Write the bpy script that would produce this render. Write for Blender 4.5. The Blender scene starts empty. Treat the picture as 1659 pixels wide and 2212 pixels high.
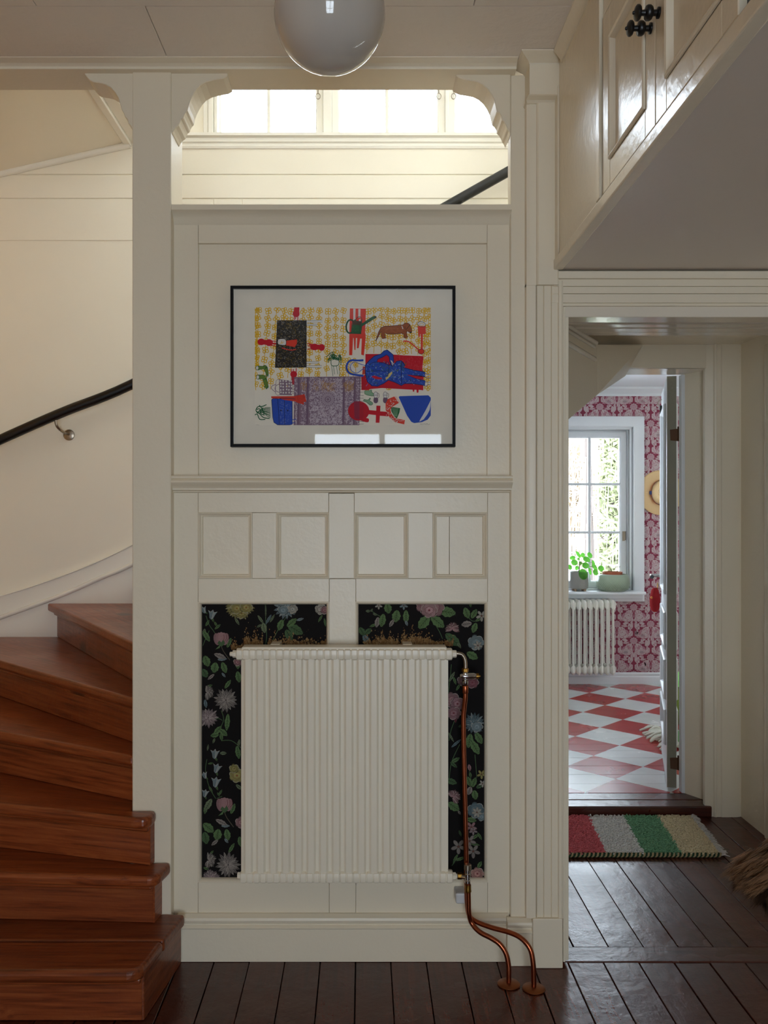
import bpy, math, random
from mathutils import Vector, Matrix
random.seed(7)
R = math.radians
sc = bpy.context.scene
COL = sc.collection
# ---------------------------------------------------------------- camera, light, exposure
H = 1.40            # eye height (m)
FPX = 1900.0        # focal length in pixels of the 1659 px wide frame
CX, CY = 785.0, 1106.0   # vanishing point of the depth direction
cam = bpy.data.cameras.new('camera')
cam_o = bpy.data.objects.new('camera', cam); COL.objects.link(cam_o)
cam.sensor_fit = 'VERTICAL'; cam.sensor_height = 36.0
cam.lens = FPX / 2212.0 * 36.0
cam.shift_x = (829.5 - CX) / 2212.0
cam.shift_y = 0.0
cam.clip_start = 0.05
cam_o.location = (0, 0, H); cam_o.rotation_euler = (R(90), 0, 0)
sc.camera = cam_o
wd = bpy.data.worlds.new('overcast_sky'); sc.world = wd; wd.use_nodes = True
bg = wd.node_tree.nodes['Background']
bg.inputs['Color'].default_value = (0.77, 0.885, 1.0, 1)
bg.inputs['Strength'].default_value = 14.0
sc.view_settings.view_transform = 'Standard'
sc.view_settings.look = 'None'
sc.view_settings.gamma = 1.0
sc.view_settings.use_curve_mapping = False
sc.view_settings.exposure = 0.0
try:
    sc.cycles.use_denoising = True
    sc.cycles.max_bounces = 10
    sc.cycles.diffuse_bounces = 7
    sc.cycles.transparent_max_bounces = 12
    sc.cycles.sample_clamp_indirect = 6.0
except Exception:
    pass

def portal(name, loc, rot, sx, sy):
    l = bpy.data.lights.new(name, 'AREA'); l.shape = 'RECTANGLE'; l.size = sx; l.size_y = sy
    l.cycles.is_portal = True
    o = bpy.data.objects.new(name, l); COL.objects.link(o); o.location = loc; o.rotation_euler = rot
    return o
# daylight portals: they only guide sampling of the sky through the window openings, the kitchen side one added
portal('portal_stair', (0.26, 4.46, 3.66), (R(-90), 0, 0), 1.95, 0.98)
portal('portal_kitchen', (1.72, 7.30, 1.46), (R(-90), 0, 0), 0.84, 1.40)
portal('portal_hall', (0.13, -2.36, 1.22), (R(90), 0, 0), 1.24, 1.86)
portal('portal_stair_side', (1.88, 3.20, 3.60), (0, R(90), 0), 0.7, 0.5)
portal('portal_kitchen_side', (0.72, 5.55, 1.45), (0, R(-90), 0), 1.4, 1.1)

# ---------------------------------------------------------------- helpers
def W(px, py, y):
    """point at depth y seen at pixel (px, py)"""
    return Vector(((px - CX) / FPX * y, y, H - (py - CY) / FPX * y))
def PX(px, y): return (px - CX) / FPX * y
def PZ(py, y): return H - (py - CY) / FPX * y
def lin(c):
    c /= 255.0
    return c / 12.92 if c <= 0.04045 else ((c + 0.055) / 1.055) ** 2.4
def S(r, g, b): return (lin(r), lin(g), lin(b), 1.0)

class MB:
    def __init__(s): s.v = []; s.f = []
    def add(s, vs, fs):
        n = len(s.v); s.v += [tuple(p) for p in vs]; s.f += [tuple(i + n for i in f) for f in fs]; return s
    def box(s, x0, x1, y0, y1, z0, z1):
        if x0 > x1: x0, x1 = x1, x0
        if y0 > y1: y0, y1 = y1, y0
        if z0 > z1: z0, z1 = z1, z0
        return s.add([(x0,y0,z0),(x1,y0,z0),(x1,y1,z0),(x0,y1,z0),(x0,y0,z1),(x1,y0,z1),(x1,y1,z1),(x0,y1,z1)],
              [(0,3,2,1),(4,5,6,7),(0,1,5,4),(1,2,6,5),(2,3,7,6),(3,0,4,7)])
    def prism(s, poly, a0, a1, axis):
        n = len(poly)
        ar = sum(poly[i][0]*poly[(i+1)%n][1] - poly[(i+1)%n][0]*poly[i][1] for i in range(n))
        if ar < 0: poly = poly[::-1]
        def m(p, a):
            return (a, p[0], p[1]) if axis == 'x' else (p[0], a, p[1]) if axis == 'y' else (p[0], p[1], a)
        vs = [m(p, a0) for p in poly] + [m(p, a1) for p in poly]
        fs = [tuple(range(n))[::-1], tuple(range(n, 2*n))] + [(i, (i+1)%n, n+(i+1)%n, n+i) for i in range(n)]
        flip = (axis == 'y') != (a1 < a0)
        if flip: fs = [f[::-1] for f in fs]
        return s.add(vs, fs)
    def tube(s, path, r, n=10, cap=True):
        path = [Vector(p) for p in path]; m = len(path)
        rs = r if isinstance(r, (list, tuple)) else [r]*m
        t0 = (path[1]-path[0]).normalized()
        u = t0.cross(Vector((0,0,1)))
        if u.length < 1e-3: u = t0.cross(Vector((1,0,0)))
        u.normalize(); vs = []; fs = []
        for i, p in enumerate(path):
            t = (path[min(i+1,m-1)] - path[max(i-1,0)]).normalized()
            u = (u - t*u.dot(t)).normalized(); w = t.cross(u)
            for k in range(n):
                a = 2*math.pi*k/n
                vs.append(p + (u*math.cos(a) + w*math.sin(a))*rs[i])
        for i in range(m-1):
            for k in range(n):
                k2 = (k+1) % n
                fs.append((i*n+k, i*n+k2, (i+1)*n+k2, (i+1)*n+k))
        if cap: fs += [tuple(range(n))[::-1], tuple(range((m-1)*n, m*n))]
        return s.add(vs, fs)
    def lathe(s, prof, c, axis=(0,0,1), n=24, cap=True):
        """prof: [(radius, height)] along axis from point c"""
        ax = Vector(axis).normalized(); c = Vector(c)
        u = ax.cross(Vector((0,1,0)))
        if u.length < 1e-3: u = ax.cross(Vector((1,0,0)))
        u.normalize(); w = ax.cross(u); vs = []; fs = []
        for (r, h) in prof:
            for k in range(n):
                a = 2*math.pi*k/n; vs.append(c + ax*h + (u*math.cos(a) + w*math.sin(a))*r)
        for i in range(len(prof)-1):
            for k in range(n):
                k2 = (k+1) % n; fs.append((i*n+k, i*n+k2, (i+1)*n+k2, (i+1)*n+k))
        if cap: fs += [tuple(range(n))[::-1], tuple(range((len(prof)-1)*n, len(prof)*n))]
        return s.add(vs, fs)
    def frame(s, x0, x1, z0, z1, prof, yb):
        """mitred moulding round a rectangle in an xz plane; prof: [(inset from the edge, how far proud towards -y)]"""
        for (p, q, sx, sz) in (((x0,z0),(x1,z0),0,1), ((x1,z0),(x1,z1),-1,0), ((x1,z1),(x0,z1),0,-1), ((x0,z1),(x0,z0),1,0)):
            vs = []
            dx, dz = (q[0]-p[0]), (q[1]-p[1]); L = math.hypot(dx, dz); dx /= L; dz /= L
            for (t, o) in prof:
                vs.append((p[0] + sx*t + dx*t, yb - o, p[1] + sz*t + dz*t))
            for (t, o) in prof:
                vs.append((q[0] + sx*t - dx*t, yb - o, q[1] + sz*t - dz*t))
            n = len(prof)
            s.add(vs, [(i, n+i, n+i+1, i+1) for i in range(n-1)])
        return s
    def build(s, name, mat, parent=None, bevel=0, seg=2, smooth=None, spin=None, label=None, kind=None):
        me = bpy.data.meshes.new(name)
        off = Vector((0,0,0))
        if parent is not None:
            p = parent
            while p: off += p.location; p = p.parent
        o = bpy.data.objects.new(name, me); COL.objects.link(o)
        if spin is not None:
            c = Vector(spin[0]); a = spin[1]; M = Matrix.Rotation(-a, 3, 'Z')
            vs = [tuple(M @ (Vector(v) - c)) for v in s.v]
            o.location = c - off; o.rotation_euler = (0, 0, a)
        else:
            if parent is None and s.v:
                xs = [v[0] for v in s.v]; ys = [v[1] for v in s.v]; zs = [v[2] for v in s.v]
                c = Vector(((min(xs)+max(xs))/2, (min(ys)+max(ys))/2, min(zs)))
            else:
                xs = [v[0] for v in s.v]; ys = [v[1] for v in s.v]; zs = [v[2] for v in s.v]
                c = Vector(((min(xs)+max(xs))/2, (min(ys)+max(ys))/2, (min(zs)+max(zs))/2))
            vs = [tuple(Vector(v) - c) for v in s.v]; o.location = c - off
        me.from_pydata(vs, [], s.f); me.update()
        if isinstance(mat, (list, tuple)):
            for m in mat: me.materials.append(m)
        else: me.materials.append(mat)
        if smooth is not None:
            me.shade_smooth()
            me.set_sharp_from_angle(angle=R(smooth))
        if parent is not None: o.parent = parent
        if bevel:
            b = o.modifiers.new('bevel', 'BEVEL'); b.width = bevel; b.segments = seg; b.limit_method = 'ANGLE'; b.angle_limit = R(35)
        if label: o['label'] = label
        if kind: o['kind'] = kind
        return o

def thing(name, label, cat, loc=(0,0,0), group=None):
    o = bpy.data.objects.new(name, None); COL.objects.link(o); o.location = loc
    o['label'] = label; o['category'] = cat
    if group: o['group'] = group
    o.empty_display_size = 0.1
    return o
def struct(name, loc=(0,0,0)):
    o = bpy.data.objects.new(name, None); COL.objects.link(o); o.location = loc; o['kind'] = 'structure'; return o
def tag(o, label, cat, group=None):
    o['label'] = label; o['category'] = cat
    if group: o['group'] = group
    return o
def copy_child(o, parent, loc):
    c = o.copy(); COL.objects.link(c); c.parent = parent; c.location = loc; return c
def smooth_path(pts, n=8):
    pts = [Vector(p) for p in pts]; out = []
    for i in range(len(pts)-1):
        p0 = pts[max(i-1,0)]; p1 = pts[i]; p2 = pts[i+1]; p3 = pts[min(i+2,len(pts)-1)]
        for k in range(n):
            t = k/n
            out.append(0.5*((2*p1) + (p2-p0)*t + (2*p0-5*p1+4*p2-p3)*t*t + (3*p1-p0-3*p2+p3)*t**3))
    out.append(pts[-1]); return out

# ---------------------------------------------------------------- materials
def new_mat(name):
    m = bpy.data.materials.new(name); m.use_nodes = True
    nt = m.node_tree; return m, nt, nt.nodes['Principled BSDF']
def N(nt, t, **kw):
    n = nt.nodes.new(t)
    for k, v in kw.items():
        if k in n.inputs: n.inputs[k].default_value = v
        else: setattr(n, k, v)
    return n
def mixc(nt, fac, a, b, mode='MIX'):
    n = nt.nodes.new('ShaderNodeMix'); n.data_type = 'RGBA'; n.blend_type = mode
    for sock, val in ((n.inputs[0], fac), (n.inputs[6], a), (n.inputs[7], b)):
        if hasattr(val, 'is_linked'): nt.links.new(val, sock)
        else: sock.default_value = val
    return n.outputs[2]
def ramp(nt, src, stops):
    n = nt.nodes.new('ShaderNodeValToRGB'); e = n.color_ramp.elements
    while len(e) < len(stops): e.new(0.5)
    for i, (p, c) in enumerate(stops): e[i].position = p; e[i].color = c if len(c) == 4 else (*c, 1)
    nt.links.new(src, n.inputs[0]); return n.outputs[0]
def math_n(nt, op, a, b=None):
    n = nt.nodes.new('ShaderNodeMath'); n.operation = op
    for i, v in enumerate((a, b)):
        if v is None: continue
        if hasattr(v, 'is_linked'): nt.links.new(v, n.inputs[i])
        else: n.inputs[i].default_value = v
    return n.outputs[0]
def bump(nt, bs, height, strength, dist=0.01):
    b = N(nt, 'ShaderNodeBump', Strength=strength, Distance=dist); nt.links.new(height, b.inputs['Height']); nt.links.new(b.outputs[0], bs.inputs['Normal'])

def paint(name, col, rough=0.4, bscale=70, bstr=0.06, var=0.04, spec=0.5):
    m, nt, bs = new_mat(name)
    tc = N(nt, 'ShaderNodeNewGeometry')
    n1 = N(nt, 'ShaderNodeTexNoise', Scale=bscale, Detail=4.0); nt.links.new(tc.outputs['Position'], n1.inputs['Vector'])
    n2 = N(nt, 'ShaderNodeTexNoise', Scale=3.0, Detail=5.0); nt.links.new(tc.outputs['Position'], n2.inputs['Vector'])
    dark = tuple(c*(1-var*2) for c in col[:3]) + (1,)
    nt.links.new(mixc(nt, n2.outputs[0], dark, col), bs.inputs['Base Color'])
    rr = math_n(nt, 'MULTIPLY_ADD', n2.outputs[0], 0.10); rr.node.inputs[2].default_value = rough - 0.05
    nt.links.new(rr, bs.inputs['Roughness'])
    bs.inputs['Specular IOR Level'].default_value = spec
    bump(nt, bs, n1.outputs[0], bstr, 0.01)
    return m
def plain(name, col, rough=0.5, metal=0.0, **kw):
    m, nt, bs = new_mat(name)
    tc = N(nt, 'ShaderNodeTexCoord')
    n2 = N(nt, 'ShaderNodeTexNoise', Scale=18.0, Detail=4.0); nt.links.new(tc.outputs['Object'], n2.inputs['Vector'])
    dark = tuple(c*0.86 for c in col[:3]) + (1,)
    nt.links.new(mixc(nt, n2.outputs[0], dark, col), bs.inputs['Base Color'])
    bs.inputs['Roughness'].default_value = rough; bs.inputs['Metallic'].default_value = metal
    for k, v in kw.items(): bs.inputs[k.replace('_', ' ')].default_value = v
    return m
def wood(name, dark, mid, light, axis=0, rough=0.35, scale=6.0, knot=0.5, spec=0.5, stain=0.0):
    m, nt, bs = new_mat(name)
    tc = N(nt, 'ShaderNodeTexCoord'); oi = N(nt, 'ShaderNodeObjectInfo')
    off = nt.nodes.new('ShaderNodeVectorMath'); off.operation = 'MULTIPLY_ADD'
    nt.links.new(oi.outputs['Random'], off.inputs[0]); off.inputs[1].default_value = (37.0, 17.0, 53.0)
    nt.links.new(tc.outputs['Object'], off.inputs[2])
    mp = N(nt, 'ShaderNodeMapping'); sv = [1.0, 1.0, 1.0]; sv[axis] = 0.045
    mp.inputs['Scale'].default_value = sv; nt.links.new(off.outputs[0], mp.inputs['Vector'])
    mk = N(nt, 'ShaderNodeMapping'); sk = [1.0, 1.0, 1.0]; sk[axis] = 0.55
    mk.inputs['Scale'].default_value = sk; nt.links.new(off.outputs[0], mk.inputs['Vector'])
    vo = N(nt, 'ShaderNodeTexVoronoi', Scale=3.6, Randomness=1.0); nt.links.new(mk.outputs[0], vo.inputs['Vector'])
    kd = vo.outputs['Distance']
    bend = math_n(nt, 'MULTIPLY', ramp(nt, kd, [(0.0, (1,1,1)), (0.25, (0,0,0))]), 0.030)
    g = N(nt, 'ShaderNodeTexNoise', Scale=scale*22, Detail=5.0, Roughness=0.62, Distortion=0.25)
    addv = nt.nodes.new('ShaderNodeVectorMath'); addv.operation = 'ADD'
    nt.links.new(mp.outputs[0], addv.inputs[0]); nt.links.new(bend, addv.inputs[1]); nt.links.new(addv.outputs[0], g.inputs['Vector'])
    g2 = N(nt, 'ShaderNodeTexNoise', Scale=2.5, Detail=3.0); nt.links.new(tc.outputs['Object'], g2.inputs['Vector'])
    c = ramp(nt, g.outputs[0], [(0.26, dark), (0.48, mid), (0.74, light)])
    c = mixc(nt, math_n(nt, 'MULTIPLY', g2.outputs[0], 0.45), c, dark)
    if knot:
        kmask = ramp(nt, kd, [(0.0, (1,1,1)), (0.085, (0.85,0.85,0.85)), (0.15, (0,0,0))])
        c = mixc(nt, math_n(nt, 'MULTIPLY', kmask, knot), c, tuple(x*0.25 for x in dark[:3]) + (1,))
    # object to object tint
    hs = N(nt, 'ShaderNodeHueSaturation'); nt.links.new(c, hs.inputs['Color'])
    v = math_n(nt, 'MULTIPLY_ADD', oi.outputs['Random'], 0.40); v.node.inputs[2].default_value = 0.80
    nt.links.new(v, hs.inputs['Value']); c = hs.outputs[0]
    if stain:
        st = N(nt, 'ShaderNodeTexNoise', Scale=5.0, Detail=5.0, Distortion=0.8); nt.links.new(off.outputs[0], st.inputs['Vector'])
        sm = ramp(nt, st.outputs[0], [(0.50, (0,0,0)), (0.80, (1,1,1))])
        c = mixc(nt, math_n(nt, 'MULTIPLY', sm, stain), c, (0.012, 0.011, 0.014, 1))
    nt.links.new(c, bs.inputs['Base Color'])
    rr = math_n(nt, 'MULTIPLY_ADD', g2.outputs[0], 0.22); rr.node.inputs[2].default_value = rough - 0.11
    nt.links.new(rr, bs.inputs['Roughness']); bs.inputs['Specular IOR Level'].default_value = spec
    n3 = N(nt, 'ShaderNodeTexNoise', Scale=11.0, Detail=5.0, Roughness=0.6); nt.links.new(off.outputs[0], n3.inputs['Vector'])
    hh = math_n(nt, 'MULTIPLY_ADD', g.outputs[0], 0.10); nt.links.new(n3.outputs[0], hh.node.inputs[2])
    bump(nt, bs, hh, 0.22, 0.012)
    return m
def glass_pane(name, tint=(1,1,1,1), ior=1.45):
    m, nt, bs = new_mat(name); nt.nodes.remove(bs)
    out = nt.nodes['Material Output']
    tr = N(nt, 'ShaderNodeBsdfTransparent'); tr.inputs[0].default_value = tint
    gl = N(nt, 'ShaderNodeBsdfGlossy', Roughness=0.02)
    fr = N(nt, 'ShaderNodeFresnel', IOR=ior); mx = N(nt, 'ShaderNodeMixShader')
    nt.links.new(fr.outputs[0], mx.inputs[0]); nt.links.new(tr.outputs[0], mx.inputs[1]); nt.links.new(gl.outputs[0], mx.inputs[2])
    nt.links.new(mx.outputs[0], out.inputs['Surface']); return m
def attr_mat(name, rough=0.8, spec=0.3, nscale=300, nstr=0.15, wear=0.0):
    m, nt, bs = new_mat(name)
    at = N(nt, 'ShaderNodeAttribute'); at.attribute_name = 'ink'
    g = N(nt, 'ShaderNodeNewGeometry')
    n = N(nt, 'ShaderNodeTexNoise', Scale=nscale, Detail=3.0); nt.links.new(g.outputs['Position'], n.inputs['Vector'])
    c = mixc(nt, math_n(nt, 'MULTIPLY', n.outputs[0], nstr*2), at.outputs['Color'], (0.02,0.02,0.02,1)) if wear else \
        mixc(nt, math_n(nt, 'MULTIPLY', n.outputs[0], nstr), at.outputs['Color'], mixc(nt, 0.6, at.outputs['Color'], (0,0,0,1)))
    nt.links.new(c, bs.inputs['Base Color'])
    bs.inputs['Roughness'].default_value = rough; bs.inputs['Specular IOR Level'].default_value = spec
    return m

M_PAINT = paint('white_gloss_paint', S(235, 223, 199), 0.36, 55, 0.08, 0.02)
M_PAINT2 = paint('white_semigloss_paint', S(234, 222, 199), 0.23, 45, 0.10, 0.02)
M_GLOSS = paint('high_gloss_white_paint', S(230, 220, 202), 0.14, 40, 0.06, 0.02)
M_RAD = paint('radiator_enamel', S(238, 228, 207), 0.33, 40, 0.05, 0.02)
M_SOFF = paint('soffit_paint', S(220, 208, 196), 0.33, 30, 0.05, 0.03)
M_CEIL = paint('textured_ceiling_paint', S(232, 222, 210), 0.42, 38, 0.30, 0.02)
M_CREAM = paint('cream_wall_paint', S(246, 238, 221), 0.55, 25, 0.03, 0.01)
M_CREAM2 = paint('cream_trim_paint', S(246, 241, 230), 0.40, 40, 0.05, 0.01)
M_WARM = paint('ochre_bounce_wall', S(230, 190, 136), 0.6, 25, 0.03, 0.02)  # ochre invented for the unseen left wall, throws warm bounce on the stairs
M_UPPER = paint('beige_wall_paint', S(240, 234, 222), 0.6, 25, 0.03, 0.02)
M_KWHITE = paint('cool_white_paint', S(232, 234, 236), 0.38, 50, 0.05, 0.02)
M_GREYEDGE = paint('worn_grey_green_paint', S(140, 134, 112), 0.55, 60, 0.2, 0.12)
M_STAIR = wood('varnished_stair_wood', S(74, 30, 12), S(140, 66, 30), S(172, 94, 48), 0, 0.32, 4.0, 0.9)
M_FLOOR = wood('dark_stained_floor_wood', S(54, 19, 8), S(80, 29, 12), S(100, 41, 19), 1, 0.29, 4.0, 0.6, spec=0.55, stain=0.30)
M_THRESH = wood('dark_threshold_wood', S(56, 22, 12), S(84, 34, 18), S(106, 46, 27), 0, 0.28, 4.0, 0.3, spec=0.62, stain=0.3)
M_GAP = plain('dark_floor_gap', S(18, 12, 10), 0.9)
M_BLACK = plain('black_lacquer', S(14, 13, 13), 0.35)
M_BLACKF = plain('black_frame_metal', S(9, 8, 9), 0.5, Specular_IOR_Level=0.15)
M_PANE = glass_pane('window_glass')
M_PGLASS = glass_pane('picture_glass', ior=1.38)
M_CHROME = plain('chrome', S(205, 205, 205), 0.15, 1.0)
M_NICKEL = plain('brushed_nickel', S(170, 158, 142), 0.32, 1.0)
M_BRASS = plain('dull_brass', S(150, 110, 50), 0.35, 1.0)
M_COPPER = plain('copper_pipe_metal', S(168, 92, 62), 0.28, 1.0)
M_COPPERD = plain('dull_copper', S(150, 92, 58), 0.42, 1.0)
M_RUST = plain('rusty_hinge', S(92, 62, 40), 0.6, 0.6)
M_INK = attr_mat('screen_print_ink', 0.75, 0.25, 500, 0.10)
M_FLORAL = attr_mat('dark_floral_paper', 0.7, 0.12, 220, 0.5)
M_DAMASK = attr_mat('crimson_damask_paper', 0.8, 0.2, 260, 0.2)
# ================================================================= SETTING
# ---------------------------------------------------------------- hall floor: planks over a dark slab
floor = struct('floor', (0, 0, 0))
m = MB(); m.box(-1.85, 2.35, -2.3, 4.06, -0.10, -0.022); m.build('subfloor', M_GAP, floor)
PW = 0.1100; PX0 = -0.0245
pm = MB(); pm.box(-PW/2+0.0016, PW/2-0.0016, -2.5, 2.5, -0.022, 0.0)
first = None
k0, k1 = -16, 21
for k in range(k0, k1):
    xc = PX0 + (k+0.5)*PW
    # near planks: from behind the camera to the line of the doorway board
    y0, y1 = -2.25, (2.733 if xc > 0.6 else 2.80)
    mm = MB(); g = 0.0009 + 0.0013*random.random()
    mm.box(xc-PW/2+g, xc+PW/2-g, y0, y1, -0.022, random.uniform(-0.0015, 0.0))
    mm.build('plank', M_FLOOR, floor, bevel=0.0014, seg=1)
PF = 0.1125; PF0 = 0.9016
for k in range(-3, 8):
    xc = PF0 + (k+0.5)*PF; mm = MB(); g = 0.0009 + 0.0013*random.random()
    mm.box(xc-PF/2+g, xc+PF/2-g, 2.832, 4.05, -0.022, random.uniform(-0.0015, 0.0))
    mm.build('plank', M_FLOOR, floor, bevel=0.0014, seg=1)
mm = MB(); mm.box(0.60, 1.80, 2.736, 2.829, -0.022, 0.0015); mm.build('threshold_board', M_THRESH, floor, bevel=0.003)

# ---------------------------------------------------------------- hall shell
s = struct('wall_left')
m = MB(); m.box(-1.90, -1.80, -2.3, 4.35, 0, 4.4)
m.build('wall_surface', M_WARM, s)
s = struct('wall_right')
m = MB(); m.box(2.30, 2.40, -2.3, 2.85, 0, 2.8); m.build('wall_surface', M_PAINT, s)
s = struct('wall_back')   # behind the viewer, with the window that lights the hall
wx0, wx1, wz0, wz1 = -0.48, 0.74, 0.30, 2.14
m = MB(); m.box(-1.90, wx0, -2.35, -2.25, 0, 2.8); m.box(wx1, 2.40, -2.35, -2.25, 0, 2.8)
m.box(wx0, wx1, -2.35, -2.25, 0, wz0); m.box(wx0, wx1, -2.35, -2.25, wz1, 2.8); m.build('wall_surface', M_PAINT, s)
w3 = struct('window_3')
m = MB(); m.frame(wx0-0.10, wx1+0.10, wz0-0.10, wz1+0.10, [(0,0),(0,-0.03),(0.07,-0.03),(0.10,-0.015),(0.10,0.06)], -2.25); m.build('casing', M_PAINT, w3)
m = MB()
for xm in (wx0, wx0+0.62, wx1-0.05): m.box(xm, xm+0.05, -2.33, -2.29, wz0, wz1)
for zm in (wz0, wz0+0.74, wz1-0.05): m.box(wx0, wx1, -2.328, -2.292, zm, zm+0.05)
m.build('sash', M_PAINT, w3)
for a, b in ((wx0+0.05, wx0+0.62), (wx0+0.67, wx1-0.05)):
    for c, d in ((wz0+0.05, wz0+0.74), (wz0+0.79, wz1-0.05)):
        mm = MB(); mm.box(a, b, -2.312, -2.308, c, d); mm.build('pane', M_PANE, w3)
# ---------------------------------------------------------------- ceiling of textured sheets
ZC = 2.777
ceiling = struct('ceiling', (0, 0, ZC))
m = MB(); m.box(-1.90, 2.40, -2.35, 2.83, ZC+0.012, ZC+0.10); m.build('ceiling_deck', M_CEIL, ceiling)
rowd = 0.31
for r in range(16):
    y1 = 2.705 - r*rowd; y0 = y1 - rowd
    off = -0.595 if r % 2 == 0 else -0.89
    xs = [off + i*1.19 for i in range(-2, 4)]
    for a in xs:
        b = a + 1.19
        a2, b2 = max(a, -1.85), min(b, 2.35)
        if b2 - a2 < 0.05 or (r > 7 and r % 1): continue
        mm = MB(); g = 0.0009
        mm.box(a2+g, b2-g, y0+g, y1-g, ZC + random.uniform(-0.0006, 0.0006), ZC+0.012)
        mm.build('ceiling_sheet', M_CEIL, ceiling, bevel=0.0015, seg=1)

# ---------------------------------------------------------------- posts, beam and brackets round the stair
YP = 2.715
post = struct('trim_1', (PX(285, YP), YP, 0))
xl, xr = PX(285.5, YP), PX(369.5, YP)
m = MB(); m.box(xl, xr, YP, YP+0.17, 0, 2.76); m.build('post', M_PAINT, post, bevel=0.004)
beam = struct('trim_2', (0, 2.70, 2.757))
m = MB(); m.prism([(2.694,2.757),(2.83,2.757),(2.83,2.80),(2.66,2.80),(2.66,2.776),(2.684,2.770),(2.694,2.764)], -1.8, 0.47, 'x'); m.build('beam', M_PAINT, beam, bevel=0.002)
post2 = struct('trim_3', (PX(1103, YP), YP, 0))
xa, xb = PX(1103, 2.735), PX(1151, 2.735)
m = MB(); m.box(xa, xb, 2.735, 2.79, 0, 2.76); m.build('post', M_PAINT, post2, bevel=0.004)

def bracket(px, parent, yf, th=0.105):
    P = [(PX(a, yf), PZ(b, yf)) for a, b in px]
    mm = MB(); mm.prism(P, yf, yf+th, 'y'); return mm.build('bracket', M_PAINT, parent, bevel=0.0025, seg=1)
def zmap(pts, x0, y0, s): return [(x0 + a/s, y0 + b/s) for a, b in pts]
br_l = zmap([(965,398),(1272,405),(1275,424),(1252,438),(1195,448),(1150,460),(1120,478),(1098,502),(1080,532),(1066,560),(1056,590),(1050,618),
             (1040,628),(1030,645),(1026,660),(1014,668),(1006,684),(1000,700),(984,712),(972,728),(964,745),(957,745),(957,398)], 0, 0, 2.592)
br_o = zmap([(752,405),(472,405),(474,415),(486,432),(500,448),(520,458),(560,464),(590,472),(620,490),(645,518),(662,548),(672,580),(680,612),(692,634),
             (700,655),(714,668),(718,690),(732,705),(744,732),(752,732)], 0, 0, 2.592)
br_r = zmap([(1352,345),(1085,350),(1086,362),(1098,374),(1122,384),(1160,390),(1190,396),(1218,410),(1242,432),(1260,458),(1274,488),(1280,515),(1286,540),
             (1296,546),(1306,562),(1310,580),(1320,590),(1330,606),(1336,622),(1344,632),(1352,655)], 500, 0, 2.242)
bracket(br_l, post, 2.722); bracket(br_o, post, 2.722); bracket(br_r, post2, 2.730)

# ---------------------------------------------------------------- panelled partition under the opening
YS = 2.757
mid = struct('wall_middle', (0, YS, 0))
def Q(x0, x1, y0, y1, d): return (PX(x0, d), PX(x1, d), PZ(y1, d), PZ(y0, d))
def board(name, x0, x1, y0, y1, d=YS, th=0.022, bev=0.0009, mat=None, parent=mid):
    a, b, c, e = Q(x0, x1, y0, y1, d); mm = MB(); mm.box(a, b, d, d+th, c, e)
    return mm.build(name, mat or M_PAINT, parent, bevel=bev, seg=1)
zb = 0.0
m = MB(); m.box(PX(368, 2.80), PX(1106, 2.80), 2.795, 2.835, 0, PZ(441, YS)); m.build('backing', M_PAINT, mid)
YB = 1978
board('stile', 372, 428, 462, 1040); board('stile', 1052.5, 1110, 462, 1040)
board('rail', 428.6, 1052, 462, 525)
board('stile', 372, 427.6, 1052, YB+30); board('stile', 1053.5, 1110, 1052, YB+30)
board('muntin', 710.6, 765, 1066, 1249.5); board('muntin', 711.4, 768.4, 1250.5, YB+30)
for a, b in ((428.2, 710), (765.6, 1053)):
    board('rail', a, b, 1060, 1107)
for a, b in ((428.2, 710.8), (769, 1053)):
    board('rail', a, b, 1250, 1300); board('rail', a, b, 1905, YB+30)
board('muntin', 545, 597, 1107.6, 1249.5); board('muntin', 882, 935, 1107.6, 1249.5)
YPAN = 2.772
board('panel', 426, 1054, 520, 1040, YPAN, 0.02)
for a, b in ((428,545),(597,711),(765,882),(935,1053)):
    if a == 935:   # this one is cracked: two boards
        board('panel', a-2, 970.4, 1104, 1252, YPAN, 0.02, 0.0008); board('panel', 971.2, b+2, 1104, 1252, YPAN, 0.02, 0.0008)
    else: board('panel', a-2, b+2, 1104, 1252, YPAN, 0.02)
    x0, x1, z0, z1 = Q(a, b, 1107, 1250, YS)
    mm = MB(); mm.frame(x0, x1, z0, z1, [(0.0,0.0),(0.0,0.0025),(0.003,0.004),(0.006,0.0015),(0.0085,-0.005),(0.0125,-0.007),(0.0135,-0.0125),(0.0135,-0.016)], YS)
    mm.build('moulding', M_PAINT, mid, smooth=35)
for a, b in ((428.5,711),(768.5,1053)):
    x0, x1, z0, z1 = Q(a-0.6, b+0.6, 1299.5, 1905.8, YS)
    mm = MB(); mm.frame(x0, x1, z0, z1, [(0.0,0.0),(0.0,0.003),(0.003,0.004),(0.006,0.001),(0.008,-0.003),(0.0095,-0.008),(0.0095,-0.016)], YS)
    mm.build('moulding', M_PAINT, mid, smooth=35)
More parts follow.
